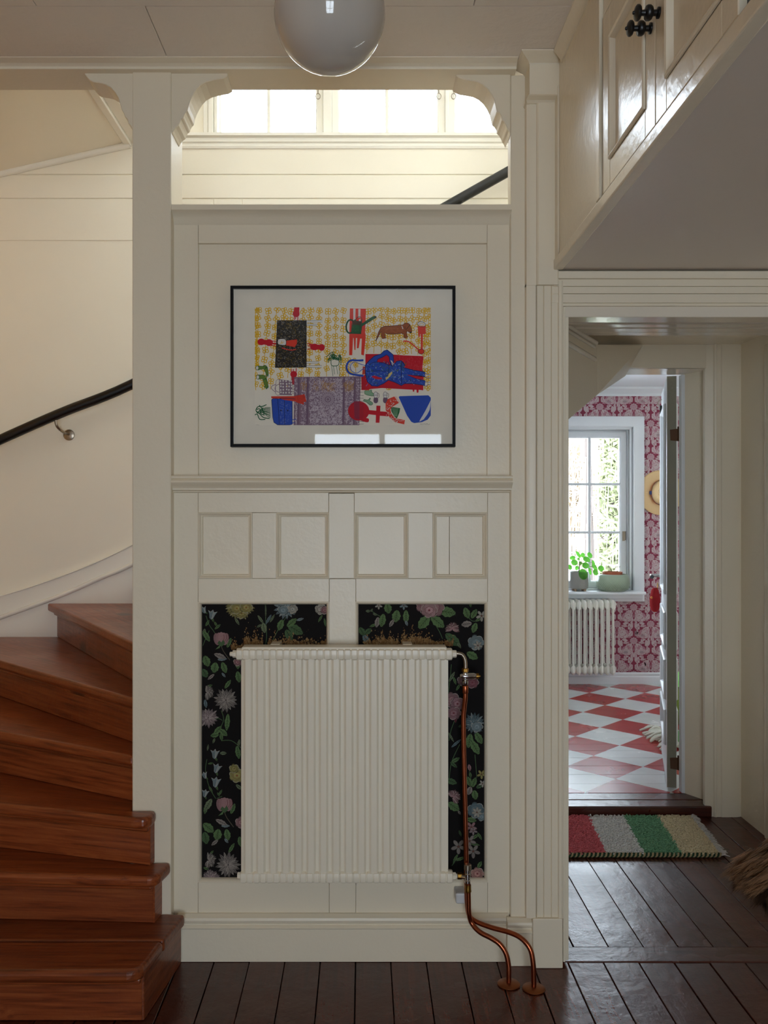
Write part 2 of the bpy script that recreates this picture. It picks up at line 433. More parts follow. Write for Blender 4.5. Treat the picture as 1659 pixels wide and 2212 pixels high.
# top capping and chair rail
def run(name, prof, x0, x1, parent, mat=None, d=0):
    mm = MB(); mm.prism(prof, x0, x1, 'x'); return mm.build(name, mat or M_PAINT, parent, smooth=30)
zt = PZ(441, 2.72)
run('capping', [(2.722,zt),(2.842,zt),(2.842,zt-0.04),(2.757,zt-0.052),(2.753,zt-0.048),(2.748,zt-0.036),(2.738,zt-0.024),(2.728,zt-0.019),(2.722,zt-0.016)], PX(372,2.74), PX(1104,2.735), mid)
z1 = PZ(1027, 2.715)
run('chair_rail', [(2.775,z1),(2.722,z1),(2.719,z1-0.003),(2.719,z1-0.008),(2.724,z1-0.0105),(2.717,z1-0.016),(2.716,z1-0.021),(2.720,z1-0.027),(2.729,z1-0.032),(2.733,z1-0.037),(2.735,z1-0.0395),(2.735,z1-0.044),(2.746,z1-0.047),(2.748,z1-0.051),(2.757,z1-0.053),(2.775,z1-0.053)], PX(372,2.735), PX(1106,2.735), mid)
# baseboard
bb = struct('baseboard_middle', (0, 2.74, 0))
zB = PZ(1975, 2.745)
prof = [(2.757,0.0),(2.738,0.0),(2.738,zB-0.044),(2.734,zB-0.042),(2.732,zB-0.038),(2.735,zB-0.034),(2.741,zB-0.031),(2.741,zB-0.027),(2.735,zB-0.022),(2.733,zB-0.015),(2.736,zB-0.008),(2.746,zB-0.003),(2.750,zB),(2.757,zB)]
run('baseboard', prof, PX(383,2.74), PX(1100,2.74), bb)
prof2 = [(p[0]-0.026, p[1]*0.985) for p in prof[1:-1]]; prof2 = [(2.735,0.0)] + prof2 + [(2.735, prof2[-1][1])]
run('baseboard', prof2, PX(1096,2.715), PX(1152,2.715), bb)

# floral wallpaper boards sit behind the two large openings (drawn further below)
YW = 2.772

# ---------------------------------------------------------------- front doorway: pilaster, casing, header
d1 = struct('door_1', (0.6, 2.70, 0))
YC = 2.70
def vbar(name, x0, x1, yf, z0, z1, parent=d1, bev=0.002, mat=None, yb=2.80):
    mm = MB(); mm.box(PX(x0, yf), PX(x1, yf), yf, yb, z0, z1); return mm.build(name, mat or M_PAINT, parent, bevel=bev, seg=2)
zpl = PZ(1984, YC)
ztop = PZ(606, YC)
vbar('plinth_block', 1151, 1216, 2.697, 0.0, zpl, bev=0.003)
# fluted casing: a stepped profile
zz0 = zpl - 0.002
mm = MB()
mm.prism([(PX(a, 2.70), b) for a, b in ((1138,2.735),(1138,2.708),(1146,2.704),(1158,2.704),(1159,2.735))], PZ(1984,2.70)-0.002, PZ(612,2.70), 'z')
cp = [(1158,2.735),(1158,2.712),(1159.5,2.706),(1162,2.709),(1173.5,2.709),(1174.5,2.713),(1176,2.709),(1190,2.709),(1191,2.713),(1192.5,2.709),(1205,2.709),(1207,2.703),(1212,2.701),(1216,2.704),(1216,2.735)]
mm.prism([(PX(a, 2.707), b) for a, b in cp], zz0, ztop, 'z'); mm.build('casing', M_PAINT, d1, smooth=25)
vbar('jamb_lining', 1217, 1228.5, 2.7235, 0.012, PZ(684, 2.7235), yb=2.80, bev=0.0015)
vbar('jamb_bead', 1216.5, 1221.5, 2.716, 0.010, PZ(664, 2.72), yb=2.76, bev=0.0015)
# pilaster above the casing, with its capital
mm = MB()
cp = [(1138,2.735),(1138,2.705),(1146,2.700),(1158,2.700),(1160,2.695),(1163,2.692),(1203,2.692),(1206,2.695),(1206,2.735)]
mm.prism([(PX(a, 2.70), b) for a, b in cp], PZ(616, 2.70), PZ(214, 2.70), 'z'); mm.build('pilaster', M_PAINT, d1, smooth=25)
mm = MB()
def loop(x0, x1, yf, z): return [(PX(x0,yf), 2.735, z), (PX(x0,yf), yf, z), (PX(x1,yf), yf, z), (PX(x1,yf), 2.735, z)]
caps = [(1139,1206,2.694,PZ(223,2.694)),(1137,1208,2.686,PZ(216,2.686)),(1141,1211,2.664,PZ(206,2.664)),(1144,1211,2.660,PZ(203,2.660)),(1144,1211,2.658,PZ(139,2.658)),
        (1143,1211,2.656,PZ(136,2.656)),(1141,1211.5,2.650,PZ(131,2.650)),(1135,1212,2.636,PZ(121,2.636)),(1129,1213,2.622,PZ(112,2.622)),(1127,1213,2.617,PZ(108,2.617)),(1127,1213,2.616,2.7765)]
vs = [p for c in caps for p in loop(*c)]
fs = [(i*4+j, i*4+j+1, (i+1)*4+j+1, (i+1)*4+j) for i in range(len(caps)-1) for j in range(3)] + [(0,3,2,1)] + [tuple(len(vs)-4+k for k in (0,1,2,3))]
mm.add(vs, fs); mm.build('capital', M_PAINT, d1, smooth=20)
# header casing of the doorway: bands stacked from the soffit down to the opening
xL, xR = PX(1192, YC), 2.30
def hband(y0, y1, yf, x0=None, bev=0.0018, yb=2.80, mat=None):
    mm = MB(); mm.box(x0 if x0 is not None else xL, xR, yf, yb, PZ(y1, yf), PZ(y0, yf)); return mm.build('header_band', mat or M_PAINT, d1, bevel=bev, seg=2)
hband(585, 601, 2.690, PX(1206,2.69)); hband(601.5, 618, 2.704, PX(1196,2.70)); hband(618.8, 634, 2.707, PX(1192,2.707)); hband(634.8, 654, 2.707, PX(1192,2.707))
hband(654.8, 661, 2.713, PX(1206, 2.713)); hband(661.4, 685, 2.722, PX(1216.6, 2.722), mat=M_GLOSS)
mm = MB(); mm.box(PX(1150,2.72), 2.30, 2.74, 2.80, 2.02, 2.80); mm.build('wall_above', M_PAINT, d1)
# right side of this doorway stands outside the picture
mm = MB(); mm.box(1.86, 2.30, 2.722, 2.80, 0, 2.02); mm.build('casing', M_PAINT, d1, bevel=0.003)

# ---------------------------------------------------------------- bulkhead with small cupboard over the doorway
XB = 0.592; ZS = 2.143
soff = struct('trim_4', (1.4, 1.5, ZS))
mm = MB(); mm.box(XB+0.002, 2.30, 0.55, 2.70, ZS, ZS+0.03); mm.build('soffit', M_SOFF, soff)
mm = MB(); mm.box(XB+0.03, 2.30, 0.55, 0.60, ZS+0.03, 2.79); mm.build('bulkhead_end', M_PAINT, soff)
mm = MB(); mm.box(XB-0.010, XB+0.02, 0.55, 2.695, ZS-0.002, ZS+0.030); mm.build('bulkhead_lip', M_PAINT2, soff, bevel=0.004)
mm = MB(); mm.box(XB, XB+0.02, 2.206, 2.695, ZS+0.032, 2.777); mm.build('bulkhead_board', M_PAINT2, soff, bevel=0.002)
mm = MB(); mm.box(XB-0.010, XB+0.02, 2.172, 2.204, ZS+0.032, 2.777); mm.build('bulkhead_post', M_PAINT2, soff, bevel=0.002)
mm = MB(); mm.box(XB, XB+0.02, 0.55, 2.170, 2.622, 2.777); mm.build('bulkhead_board', M_PAINT2, soff, bevel=0.002)
mm = MB(); mm.prism([(XB+0.02,2.777),(XB-0.026,2.777),(XB-0.026,2.772),(XB-0.018,2.764),(XB-0.006,2.748),(XB-0.004,2.738),(XB+0.02,2.738)], 0.55, 2.62, 'y'); mm.build('cornice', M_PAINT2, soff, smooth=30)
mm = MB(); mm.box(XB-0.006, XB, 2.655, 2.695, ZS+0.032, 2.69); mm.build('bulkhead_strip', M_PAINT2, soff, bevel=0.002)
# ---- cupboard
cup = thing('wall_cupboard', 'small white painted cupboard with a pair of panelled doors high above the doorway', 'cupboard', (XB, 1.7, ZS+0.03))
mm = MB(); mm.box(XB+0.010, XB+0.28, 1.30, 2.171, ZS+0.034, 2.622); mm.build('carcass', M_BLACK, cup)
def cup_door(y0, y1, hinge_far, knob_y, knob_z, tilt):
    z0, z1 = ZS+0.036, 2.612; st = 0.062; t = 0.018
    xo = XB - 0.004
    mm = MB()
    for (a, b, c, d) in ((y0, y0+st, z0, z1), (y1-st, y1, z0, z1), (y0+st, y1-st, z0, z0+0.062), (y0+st, y1-st, z1-0.075, z1)):
        mm.box(xo, xo+t, a, b, c, d)
    mm.box(xo+0.009, xo+t, y0+st-0.002, y1-st+0.002, z0+0.06, z1-0.073)
    d = mm.build('door', M_PAINT2, cup, bevel=0.002, seg=1)
    # raised beading round the panel
    fm = MB(); fr = MB(); fr.frame(y0+st, y1-st, z0+0.062, z1-0.075, [(0,0),(0,0.004),(0.004,0.006),(0.010,0.004),(0.014,-0.004),(0.015,-0.009)], 0)
    vs = [(xo + p[1], p[0], p[2]) for p in fr.v]
    fm.add(vs, [f[::-1] for f in fr.f]); fm.build('beading', M_PAINT2, d, smooth=30)
    km = MB(); km.lathe([(0.011,0),(0.011,0.004),(0.006,0.006),(0.006,0.012),(0.0125,0.015),(0.0150,0.019),(0.0150,0.024),(0.013,0.027),(0.006,0.0285),(0.0055,0.036),(0.013,0.038),(0.0155,0.041),(0.0155,0.045),(0.012,0.048),(0.004,0.050),(0.003,0.053),(0.0,0.054)], (xo, knob_y, knob_z), (-1,0,0), 20)
    km.build('knob', M_BLACK, d, smooth=40)
    return d
cup_door(1.773, 2.160, True, 1.797, 2.388, 0)
cup_door(1.380, 1.769, False, 1.748, 2.392, 0)

# ---------------------------------------------------------------- passage behind the doorway
ZP = 2.17
pas = struct('wall_passage', (1.2, 3.4, 0))
mm = MB(); mm.box(0.54, 0.64, 2.80, 4.05, 0, 2.20); mm.build('passage_wall', M_PAINT, pas)
mm = MB(); mm.box(1.735, 1.83, 2.80, 4.05, 0, 2.20); mm.build('passage_wall', M_PAINT, pas)
pc = struct('ceiling_passage', (1.2, 3.4, ZP))
mm = MB(); mm.box(0.54, 1.83, 2.80, 4.30, ZP, ZP+0.06); mm.build('ceiling_deck', M_PAINT2, pc)
mm = MB(); mm.box(0.64, 1.735, 2.80, 3.51, 2.118, ZP); mm.build('ceiling_board', M_PAINT2, pc)
for y0, y1, dz in ((2.81,3.0,0.07),(3.004,3.240,0.07),(3.252,3.278,0.076),(3.290,3.340,0.070),(3.354,3.428,0.070),(3.442,3.512,0.066)):
    mm = MB(); mm.box(0.64, 1.735, y0, y1, ZP-dz, ZP-0.05); mm.build('ceiling_board', M_GLOSS, pc, bevel=0.006, seg=3)
# boxed-in underside of the stair flight crossing the passage corner
sf = struct('trim_5', (0.9, 3.8, 1.9))
A = W(1215,742,3.40); B = W(1290,776,4.03); C_ = W(1352,811,4.045); D = W(1388,745,4.045); E = W(1205,921,3.38); F = W(1215,700,3.40); G = W(1290,744,4.03)
th = Vector((-0.05, 0.05, 0.0))
for quad in ([W(1216,698,3.25), W(1290,745,3.66), W(1290,853,3.66), W(1216,916,3.25)], [W(1290,745,3.66), W(1388,746,4.037), W(1351,812,4.037), W(1290,853,3.66)]):
    back = [p + Vector((-0.09, 0.05, 0.0)) for p in quad]
    mm = MB(); n = 4; mm.add(quad + back, [tuple(range(n))[::-1], tuple(range(n,2*n))] + [(i,(i+1)%n,n+(i+1)%n,n+i) for i in range(n)])
    mm.build('stair_casing', M_PAINT, sf)
def bar(p, q, r, name='cornice_bar'):
    mm = MB(); mm.tube([p, q], r, 8); return mm.build(name, M_GLOSS, sf, smooth=50)
bar(W(1214,696,3.235), W(1287,741,3.64), 0.011); bar(W(1214,707,3.235), W(1284,750,3.62), 0.007); bar(W(1214,735,3.235), W(1284,776,3.62), 0.011)

# ---------------------------------------------------------------- kitchen doorway
YD = 4.045
d2 = struct('door_2', (1.4, YD, 0))
zl = PZ(795, YD); zi = 2.06
mm = MB(); mm.box(0.64, 0.90, YD+0.01, 4.245, 0, 2.30); mm.build('partition', M_PAINT, d2)
mm = MB(); mm.box(0.90, 1.60, YD+0.006, 4.245, zl, 2.30); mm.build('lintel', M_GLOSS, d2, bevel=0.003)
mm = MB(); mm.prism([(1.60,4.06),(1.614,4.10),(1.536,4.235),(1.55,4.25),(3.40,4.25),(3.40,4.06)], 0, 2.30, 'z'); mm.build('partition', M_PAINT, d2)
mm = MB(); mm.box(0.85, PX(1525,YD), YD-0.004, YD+0.02, zl, ZP); mm.build('casing_head', M_PAINT, d2, bevel=0.002)
cp = [(PX(1524,YD),4.075),(PX(1524,YD),4.052),(PX(1540,YD),4.042),(PX(1542,YD),4.036),(PX(1546,YD),4.034),(PX(1547.5,YD),4.038),(PX(1556,YD),4.038),(PX(1557.5,YD),4.034),(PX(1575,YD),4.034),(PX(1590,YD),4.034),(PX(1598,YD),4.04),(1.737,4.042),(1.737,4.075)]
mm = MB(); mm.prism(cp, 0.0, PZ(742,YD), 'z'); mm.build('casing', M_PAINT, d2, smooth=25)
mm = MB(); mm.box(1.528, 1.546, 4.222, 4.262, 0.05, 2.06); mm.build('door_stop', M_KWHITE, d2, bevel=0.003)
# raised threshold
fk = struct('floor_kitchen', (2.0, 5.5, 0.05))
mm = MB(); mm.box(0.66, 1.60, 4.035, 4.13, 0.0, 0.0485); mm.build('threshold_board', M_THRESH, fk, bevel=0.006, seg=3)
mm = MB(); mm.box(0.66, 1.60, 4.132, 4.225, 0.0, 0.0495); mm.build('threshold_board', M_THRESH, fk, bevel=0.003)
mm = MB(); mm.box(0.85, 3.4, 4.06, 6.95, -0.06, 0.028); mm.build('subfloor', M_GAP, fk)

# ---------------------------------------------------------------- far casing on the passage wall (right edge)
d3 = struct('door_3', (1.72, 3.3, 0))
for a, b, xx in ((3.74,3.78,1.722),(3.690,3.737,1.714),(3.640,3.687,1.718),(3.35,3.637,1.712)):
    mm = MB(); mm.box(xx, 1.737, a, b, 0, 2.12); mm.build('casing', M_PAINT2, d3, bevel=0.004, seg=3)
# ---------------------------------------------------------------- kitchen shell
YK = 6.92
def checker():
    m, nt, bs = new_mat('red_and_white_painted_boards')
    g = N(nt, 'ShaderNodeNewGeometry'); sp = N(nt, 'ShaderNodeSeparateXYZ'); nt.links.new(g.outputs['Position'], sp.inputs[0])
    u = math_n(nt, 'DIVIDE', math_n(nt, 'SUBTRACT', sp.outputs[0], 1.482), 0.412)
    v = math_n(nt, 'DIVIDE', math_n(nt, 'SUBTRACT', sp.outputs[1], 5.087), 0.424)
    a = math_n(nt, 'FLOOR', math_n(nt, 'ADD', u, v)); b = math_n(nt, 'FLOOR', math_n(nt, 'SUBTRACT', u, v))
    par = math_n(nt, 'MODULO', math_n(nt, 'ABSOLUTE', math_n(nt, 'ADD', a, b)), 2.0)
    n = N(nt, 'ShaderNodeTexNoise', Scale=6.0, Detail=5.0); nt.links.new(g.outputs['Position'], n.inputs['Vector'])
    red = mixc(nt, n.outputs[0], S(150, 34, 34), S(176, 48, 44)); wht = mixc(nt, n.outputs[0], S(206, 208, 206), S(226, 226, 222))
    nt.links.new(mixc(nt, par, red, wht), bs.inputs['Base Color'])
    rr = math_n(nt, 'MULTIPLY_ADD', n.outputs[0], 0.08); rr.node.inputs[2].default_value = 0.22
    nt.links.new(rr, bs.inputs['Roughness']); bump(nt, bs, n.outputs[0], 0.04, 0.01)
    return m
M_CHECK = checker()
y = 4.228; k = 0
while y < YK:
    d = 0.137 + 0.02*random.random(); y1 = min(y+d, YK)
    mm = MB(); mm.box(0.86, 3.39, y+0.0008, y1-0.0008, 0.028, 0.05 - random.uniform(0, 0.0008)); mm.build('plank', M_CHECK, fk, bevel=0.0012, seg=1)
    y = y1
kw = struct('wall_kitchen', (2.1, YK, 0))
KX0, KX1, KZ0, KZ1 = PX(1190,YK), PX(1366,YK), PZ(1274,YK), PZ(922,YK)   # window opening
mm = MB(); mm.box(0.80, KX0, YK, YK+0.22, 0, 2.45); mm.box(KX1, 3.45, YK, YK+0.22, 0, 2.45); mm.box(KX0, KX1, YK, YK+0.22, 0, KZ0); mm.box(KX0, KX1, YK, YK+0.22, KZ1, 2.45)
mm.build('wall_surface', M_KWHITE, kw)
ks = struct('wall_kitchen_side', (0.8, 5.5, 0))
mm = MB(); mm.box(0.80, 0.86, 4.24, 5.05, 0, 2.45); mm.box(0.80, 0.86, 6.15, YK, 0, 2.45); mm.box(0.80, 0.86, 5.05, 6.15, 0, 0.80); mm.box(0.80, 0.86, 5.05, 6.15, 2.10, 2.45); mm.build('wall_surface', M_KWHITE, ks)
w6 = struct('window_added', (0.83, 5.7, 0.75))  # added side window, out of view, brightens the kitchen from the left
mm = MB()
for q in (5.05, 5.58, 6.11): mm.box(0.81, 0.85, q, q+0.04, 0.80, 2.10)
for q in (0.80, 1.43, 2.06): mm.box(0.81, 0.85, 5.05, 6.15, q, q+0.04)
mm.build('sash', M_KWHITE, w6)
for q in (5.09, 5.62):
    for z_ in (0.84, 1.47):
        mm = MB(); mm.box(0.828, 0.832, q, q+0.49, z_, z_+0.59); mm.build('pane', M_PANE, w6)
mm = MB(); mm.box(3.39, 3.45, 4.24, YK, 0, 2.45); mm.build('wall_surface', M_KWHITE, ks)
kc = struct('ceiling_kitchen', (2, 5.5, 2.36))
mm = MB(); mm.box(0.80, 3.45, 4.24, YK+0.22, 2.375, 2.50); mm.build('ceiling_deck', M_KWHITE, kc)
zc = PZ(856, YK)
mm = MB(); mm.prism([(YK,zc),(YK-0.012,zc),(YK-0.016,zc+0.01),(YK-0.012,zc+0.016),(YK-0.03,zc+0.03),(YK-0.07,2.36),(YK-0.075,2.376),(YK,2.376)], 0.86, 3.39, 'x'); mm.build('cornice', M_KWHITE, kc, smooth=30)
kb = struct('baseboard_kitchen', (2, YK, 0.05))
zb0 = PZ(1452, YK)
mm = MB(); mm.prism([(YK,0.05),(YK-0.022,0.05),(YK-0.022,zb0-0.035),(YK-0.012,zb0-0.028),(YK-0.016,zb0-0.012),(YK-0.008,zb0),(YK,zb0)], 0.86, 3.39, 'x'); mm.build('baseboard', M_KWHITE, kb, smooth=30)

# ---------------------------------------------------------------- kitchen window
w2 = struct('window_2', ((KX0+KX1)/2, YK, KZ0))
mm = MB(); mm.frame(PX(1166,YK), PX(1390,YK), KZ0-0.09, PZ(900,YK), [(0,0),(0,0.022),(0.012,0.026),(0.075,0.022),(0.083,0.016),(0.083,-0.01),(0.10,-0.03)], YK); mm.build('casing', M_KWHITE, w2, smooth=30)
mm = MB(); mm.frame(KX0, KX1, KZ0, KZ1, [(0,0.01),(0.0,-0.06),(0.018,-0.06),(0.020,-0.09),(0.034,-0.09),(0.034,-0.20)], YK); mm.build('frame', M_KWHITE, w2, smooth=30)
ys = YK+0.095
gx0, gx1, gz0, gz1 = PX(1196,ys), PX(1338,ys), PZ(1256,ys), PZ(945,ys)
sx0, sx1, sz0, sz1 = PX(1182,ys), PX(1351,ys), PZ(1268,ys), PZ(933,ys)
mm = MB(); mm.frame(sx0, sx1, sz0, sz1, [(0,0),(0,0.02),(0.002,0.022),(0.040,0.022),(0.050,0.008),(0.050,-0.02),(0,-0.02)], ys); mm.build('sash', M_KWHITE, w2, smooth=30)
xm = PX(1272.5, ys)
mm = MB(); mm.box(xm-0.011, xm+0.011, ys-0.018, ys+0.018, sz0+0.03, sz1-0.03); mm.build('muntin', M_KWHITE, w2, bevel=0.006)
zs = [PZ(1254.5,ys), PZ(1150,ys), PZ(1046,ys), PZ(944,ys)]
for z in zs[1:3]:
    mm = MB(); mm.box(sx0+0.04, sx1-0.04, ys-0.016, ys+0.016, z-0.010, z+0.010); mm.build('muntin', M_KWHITE, w2, bevel=0.005)
for a, b in ((sx0+0.04, xm-0.008), (xm+0.008, sx1-0.04)):
    for c, d in zip(zs[:-1], zs[1:]):
        mm = MB(); mm.box(a, b, ys+0.004, ys+0.007, c-0.004, d+0.004); mm.build('pane', M_PANE, w2)
p = W(1347, 1157, ys-0.03)
mm = MB(); mm.box(p.x-0.009, p.x+0.009, p.y-0.004, p.y+0.004, p.z-0.042, p.z+0.034); mm.lathe([(0.006,-0.036),(0.006,0.034)], (p.x+0.012, p.y-0.004, p.z), (0,0,1), 8); mm.build('hinge', M_NICKEL, w2, label='tarnished metal hinge')
zsl = PZ(1280, 6.79)
mm = MB(); mm.box(PX(1160,6.8), PX(1396.5,6.79), 6.79, YK+0.07, zsl-0.018, zsl+0.006); mm.build('sill', M_KWHITE, w2, bevel=0.008, seg=4)
mm = MB(); mm.box(PX(1166,6.86), PX(1391,6.86), 6.87, YK, zsl-0.055, zsl-0.019); mm.build('apron', M_KWHITE, w2, bevel=0.003)

# ---------------------------------------------------------------- stairwell: back wall, window, sloping ceiling, upper shell
YT = 4.25
sw = struct('wall_stair', (0, YT, 0))
SX0, SX1, SZ0, SZ1 = PX(456,YT), 1.25, PZ(296,YT), 4.18
mm = MB(); mm.box(-1.90, SX0, YT, YT+0.20, 0, 4.4); mm.box(SX1, 1.85, YT, YT+0.20, 2.28, 4.4); mm.box(SX0, SX1, YT, YT+0.20, 2.28, SZ0); mm.box(SX0, SX1, YT, YT+0.20, SZ1, 4.4)
mm.box(SX0, 0.64, YT, YT+0.20, 0, 2.28)
mm.build('wall_surface', M_CREAM, sw)
def wboard(x0, x1, y0, y1, th=0.006):
    mm = MB(); mm.box(x0, x1, YT-th, YT, PZ(y1,YT), PZ(y0,YT)); return mm.build('board', M_CREAM, sw, bevel=0.002, seg=1)
wboard(-1.80, 1.60, 322, 377.5); wboard(-1.80, 1.60, 379, 429); 
for a, b in ((-1.80, PX(461,YT)), (PX(462,YT), PX(523,YT)), (PX(523.5,YT), 1.60)):
    wboard(a, b, 430.3, 520, 0.0045)
w1 = struct('window_1', (0.3, YT, SZ0))
mm = MB(); mm.prism([(YT,SZ0-0.06),(YT-0.012,SZ0-0.06),(YT-0.016,SZ0-0.05),(YT-0.012,SZ0-0.045),(YT-0.012,SZ0-0.036),(YT-0.02,SZ0-0.03),(YT-0.02,SZ0-0.012),(YT-0.035,SZ0-0.006),(YT-0.035,SZ0+0.008),(YT,SZ0+0.008)], -1.05, SX1, 'x')
mm.prism([(YT,SZ0-0.02),(YT,SZ0+0.010),(YT+0.12,SZ0+0.012),(YT+0.12,SZ0-0.02)], SX0, SX1, 'x')
mm.build('sill', M_CREAM2, w1, smooth=30)
for a, b, t in ((440,450,0.012),(450.5,462,0.018),(462.5,470,0.010)):
    mm = MB(); mm.box(PX(a,YT), PX(b,YT), YT-t, YT+0.12, SZ0+0.010, SZ1); mm.build('casing', M_CREAM2, w1, bevel=0.004, seg=3)
# three casements
yq = YT+0.07
def stair_sash(x0, x1, muntin):
    a, b = PX(x0,yq), PX(x1,yq)
    mm = MB(); mm.frame(a, b, SZ0+0.012, SZ1, [(0,0),(0,0.02),(0.028,0.02),(0.036,0.008),(0.036,-0.02),(0,-0.02)], yq); f = mm.build('sash', M_CREAM2, w1, smooth=30)
    xmn = PX(muntin, yq)
    mm = MB(); mm.box(xmn-0.008, xmn+0.008, yq-0.012, yq+0.012, SZ0+0.04, SZ1-0.03); mm.build('muntin', M_CREAM2, f, bevel=0.004)
    mm = MB(); mm.box(a+0.03, xmn, yq+0.004, yq+0.007, SZ0+0.04, SZ1-0.03); mm.build('pane', M_PANE, f)
    mm = MB(); mm.box(xmn, b-0.03, yq+0.004, yq+0.007, SZ0+0.04, SZ1-0.03); mm.build('pane', M_PANE, f)
stair_sash(462, 698, 581); stair_sash(718, 960, 836); stair_sash(968, 1210, 1090)
for a, b in ((698.5, 717.5), (960.3, 967.7)):
    mm = MB(); mm.box(PX(a,yq), PX(b,yq), yq-0.04, yq+0.03, SZ0+0.012, SZ1); mm.build('mullion', M_CREAM2, w1, bevel=0.005, seg=3)
for px_, py_ in ((687, 208), (948, 208), (980, 208)):
    c = W(px_, py_, yq-0.03); mm = MB()
    mm.tube([(c.x+0.011*math.sin(t*0.5236), c.y, c.z+0.014*math.cos(t*0.5236)) for t in range(13)], 0.0022, 6)
    mm.tube([(c.x, c.y, c.z+0.014), (c.x, c.y+0.006, c.z+0.032), (c.x, c.y+0.012, c.z+0.040)], 0.0022, 6)
    mm.build('casement_stay', M_NICKEL, w1, smooth=50, label='small metal ring on the casement')
cs = struct('ceiling_stair', (-1.4, 3.5, 3.1))
mm = MB(); p = [(-1.82,2.83,3.02),(-1.13,2.83,3.18),(-1.13,YT,3.18),(-1.82,YT,3.02)]
mm.add(p + [(a,b,c+0.1) for a,b,c in p], [(0,1,2,3)[::1],(4,7,6,5),(0,4,5,1),(1,5,6,2),(2,6,7,3),(3,7,4,0)]); mm.build('sloping_ceiling', M_CREAM, cs)
mm = MB(); mm.tube([(-1.80,YT-0.012,3.018),(-1.125,YT-0.012,3.170)], 0.017, 8); mm.build('cove', M_CREAM2, cs, smooth=50)
mm = MB(); mm.box(-1.155, -1.118, 2.84, YT, 3.165, 3.19); mm.build('edge_bead', M_CREAM2, cs, bevel=0.005, seg=3)
mm = MB(); mm.box(-1.118, -1.06, 2.84, YT, 3.178, 3.30); mm.build('edge_fascia', M_CREAM2, cs, bevel=0.004)
mm = MB(); mm.box(-1.20, -1.08, 2.84, YT, 3.28, 4.4); mm.build('upper_wall', M_UPPER, cs)
mm = MB(); mm.box(-1.90, 1.85, 2.79, 2.85, 2.79, 4.4); mm.build('upper_wall', M_UPPER, cs)
mm = MB(); mm.box(1.75, 1.85, 2.85, 2.95, 2.2, 4.4); mm.box(1.75, 1.85, 3.45, YT, 2.2, 4.4); mm.box(1.75, 1.85, 2.95, 3.45, 2.2, 3.25); mm.box(1.75, 1.85, 2.95, 3.45, 3.95, 4.4); mm.build('upper_wall', M_CREAM2, cs)
w5 = struct('window_4', (1.8, 3.55, 2.9))
mm = MB()
for q in (2.95, 3.41): mm.box(1.785, 1.815, q, q+0.04, 3.25, 3.95)
for q in (3.25, 3.91): mm.box(1.785, 1.815, 2.95, 3.45, q, q+0.04)
mm.build('sash', M_CREAM2, w5)
for q in (2.99,):
    mm = MB(); mm.box(1.798, 1.802, q, q+0.42, 3.29, 3.91); mm.build('pane', M_PANE, w5)
mm = MB(); mm.box(-1.90, 1.85, 2.79, YT+0.2, 4.3, 4.42); mm.build('upper_ceiling', M_CREAM2, cs)
mm = MB(); mm.box(0.54, 1.85, 2.80, 4.25, ZP+0.06, ZP+0.13); mm.build('upper_floor', M_CREAM2, cs)

# ---------------------------------------------------------------- staircase
RISE = 0.16
stair = thing('staircase', 'reddish brown varnished wooden winder staircase rising round the white post', 'stairs', (-1.1, 2.6, 0))
